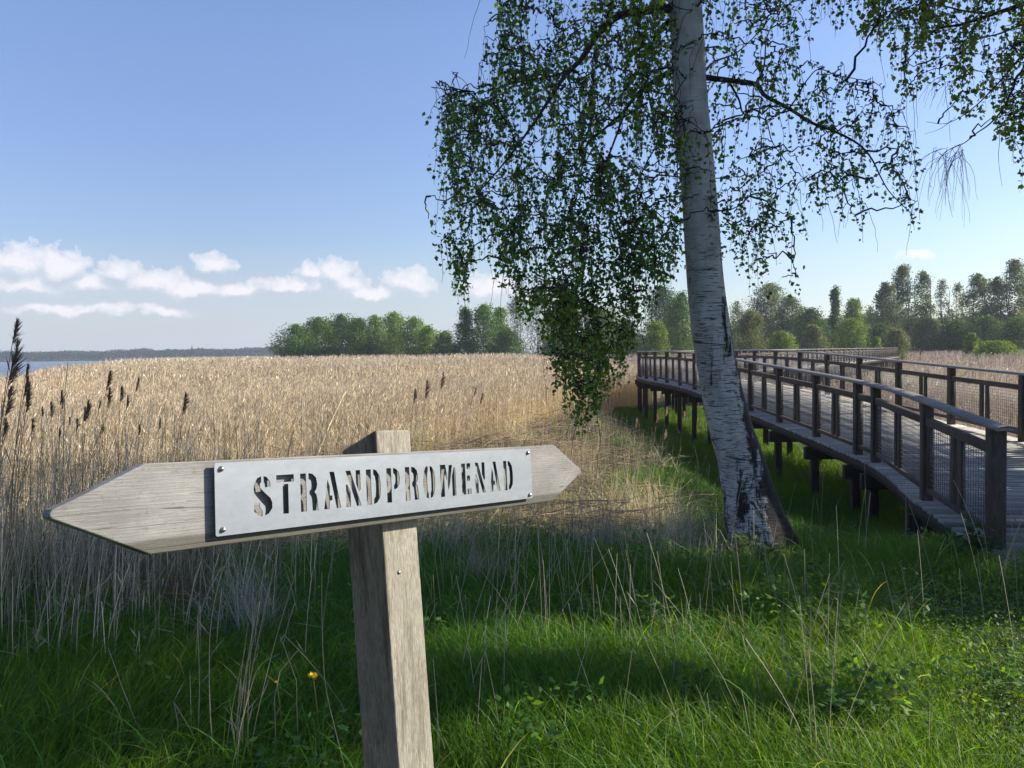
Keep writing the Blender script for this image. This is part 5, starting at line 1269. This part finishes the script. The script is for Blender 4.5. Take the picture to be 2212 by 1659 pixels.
weed(1790, 3.35, .18, 9, 'broad-leaved weed near the bottom edge left of the bright rosette', 437, (.09, .17, .03), .06)
weed(1250, 4.6, .24, 10, 'broad-leaved weed just right of the post in the grass', 438, (.07, .15, .03), .05)
weed(1960, 4.6, .2, 9, 'small leafy weed at the upper edge of the bright lawn patch', 439, (.09, .17, .03), .05)
weed(1480, 3.6, .2, 9, 'leafy weed at the bottom middle of the grass', 440, (.07, .15, .03), .05)
weed(1560, 5.0, .22, 10, 'leafy weed in the shade halfway between bottom edge and birch', 441, (.05, .12, .025), .05)
weed(1765, 5.3, .2, 9, 'leafy weed in the shade below and right of the birch foot', 442, (.05, .12, .025), .05)
for i, (px, d, hh, lb) in enumerate([(510, 11.5, 1.0, 'tall yellow-green leafy shoot among the reeds above the metal plate'), (455, 11.5, .75, 'smaller yellow-green leafy shoot left of the tall one among the reeds'), (345, 9.0, .95, 'pale leafy bush shoot among the plumed reeds'), (1275, 9.5, .55, 'green leafy shoot under the tail of the hanging birch leaves'), (1420, 10.5, .6, 'green leafy shoot left of the birch trunk'), (92, 10.5, .9, 'light green leafy shoot behind the reeds at far left')]):
    weed(px, d, hh, 7, lb, 450+i, (.16, .23, .06), .045)

def dandelion(px, py, d, label, size, seed):
    T = W(px, py, d); g = float(gz(T[0], T[1])); r = np.random.default_rng(seed); root = empty('dandelion', (T[0], T[1], g), label, 'flower')
    v = np.linspace(0, 1, 8)[:, None]; P = np.array([T[0]+.015, T[1], g-.01])*(1-v)+T*v+np.array([.01, 0, 0])*np.sin(v*3.1); V, F, C = tubes(P[None], np.full((1, 8), .0022), 6, np.array([[.14, .17, .06]])); mk('stem', V, F, M['grass'], root, C, smooth=True)
    n = 130; q = np.sqrt(r.random(n)); a = r.uniform(0, 6.283, n); D = np.stack([np.cos(a)*q, np.sin(a)*q, 1.15-q*.95], 1); D /= np.linalg.norm(D, axis=1, keepdims=True); S = np.stack([-np.sin(a), np.cos(a), 0*a], 1)
    V, F, C = leaves(np.broadcast_to(T, (n, 3)), D, S, size*.5*r.uniform(.75, 1.05, n)*np.where(q < .5, .55, 1), np.full(n, size*.09), np.array([[.80, .60, .02]])*np.exp(.1*r.normal(size=(n, 1)))); mk('petals', V, F, M['yellow'], root, C)
    n = 14; a = np.arange(n)/n*6.283; D = np.stack([np.cos(a)*.5, np.sin(a)*.5, -.3+0*a], 1); S = np.stack([-np.sin(a), np.cos(a), 0*a], 1); V, F, C = leaves(np.broadcast_to(T-np.array([0, 0, .001]), (n, 3)), D/np.linalg.norm(D, axis=1, keepdims=True), S, np.full(n, size*.3), np.full(n, .004), np.array([[.05, .11, .03]]*n)); mk('sepals', V, F, M['grass'], root, C)
dandelion(676, 1463, 3.1, 'yellow dandelion in full bloom in the dark grass left of the post', .050, 1)
dandelion(597, 1475, 3.2, 'small half closed yellow dandelion left of the open one', .022, 2)

def brush_pile(px, d, label, n, sx, hz, seed, colr):
    B = ground_under(px, d); r = np.random.default_rng(seed); root = empty('brush_pile', tuple(B), label, 'brush pile'); v = np.linspace(-.5, .5, 5)
    c = B+np.stack([r.normal(0, sx, n), r.normal(0, sx*.6, n), hz*r.random(n)**1.3], 1); a = r.normal(0, .8, n); L = r.uniform(.2, .8, n)
    P = c[:, None]+np.stack([np.cos(a)*L, np.sin(a)*L, r.normal(0, .3, n)*L], 1)[:, None]*v[None, :, None]+r.normal(size=(n, 5, 3))*.01
    V, F, C = tubes(P, r.uniform(.002, .006, n)[:, None]*np.ones((1, 5)), 4, np.array(colr)*np.exp(.3*r.normal(size=(n, 1)))); mk('dead_branches', V, F, M['dry'], root, C)
    m = n//2; c = B+np.stack([r.normal(0, sx, m), r.normal(0, sx*.6, m), hz*r.random(m)], 1); D = runit(m, r); S = np.cross(D, runit(m, r)); S /= np.linalg.norm(S, axis=1, keepdims=True)
    V, F, C = leaves(c, D, S, r.uniform(.1, .3, m), np.full(m, .008), np.array([.34, .25, .15])*np.exp(.2*r.normal(size=(m, 1)))); mk('dead_leaves', V, F, M['dry'], root, C)
brush_pile(1038, 22, 'dark heap of dead twigs at the reed edge behind the right half of the sign', 300, .7, .6, 470, (.10, .075, .06))
brush_pile(1240, 19, 'low dark heap of broken stems under the hanging birch leaves', 140, .6, .35, 471, (.12, .09, .07))

# ------------------------------------------------------------------ air
def haze():
    A = Acc(); A.box((0, 480, 12), (1500, 0, 0), (0, 900, 0), (0, 0, 20))
    t = NT('haze_air'); v = t.n('ShaderNodeVolumePrincipled', Density=.0003); v.inputs['Color'].default_value = (.80, .88, 1.0, 1); v.inputs['Anisotropy'].default_value = .2
    t.done(v.outputs[0], 'Volume'); tag(A.build('haze', t.m), 'thin pale summer haze over the marsh and lake', 'haze', kind='stuff')
haze()
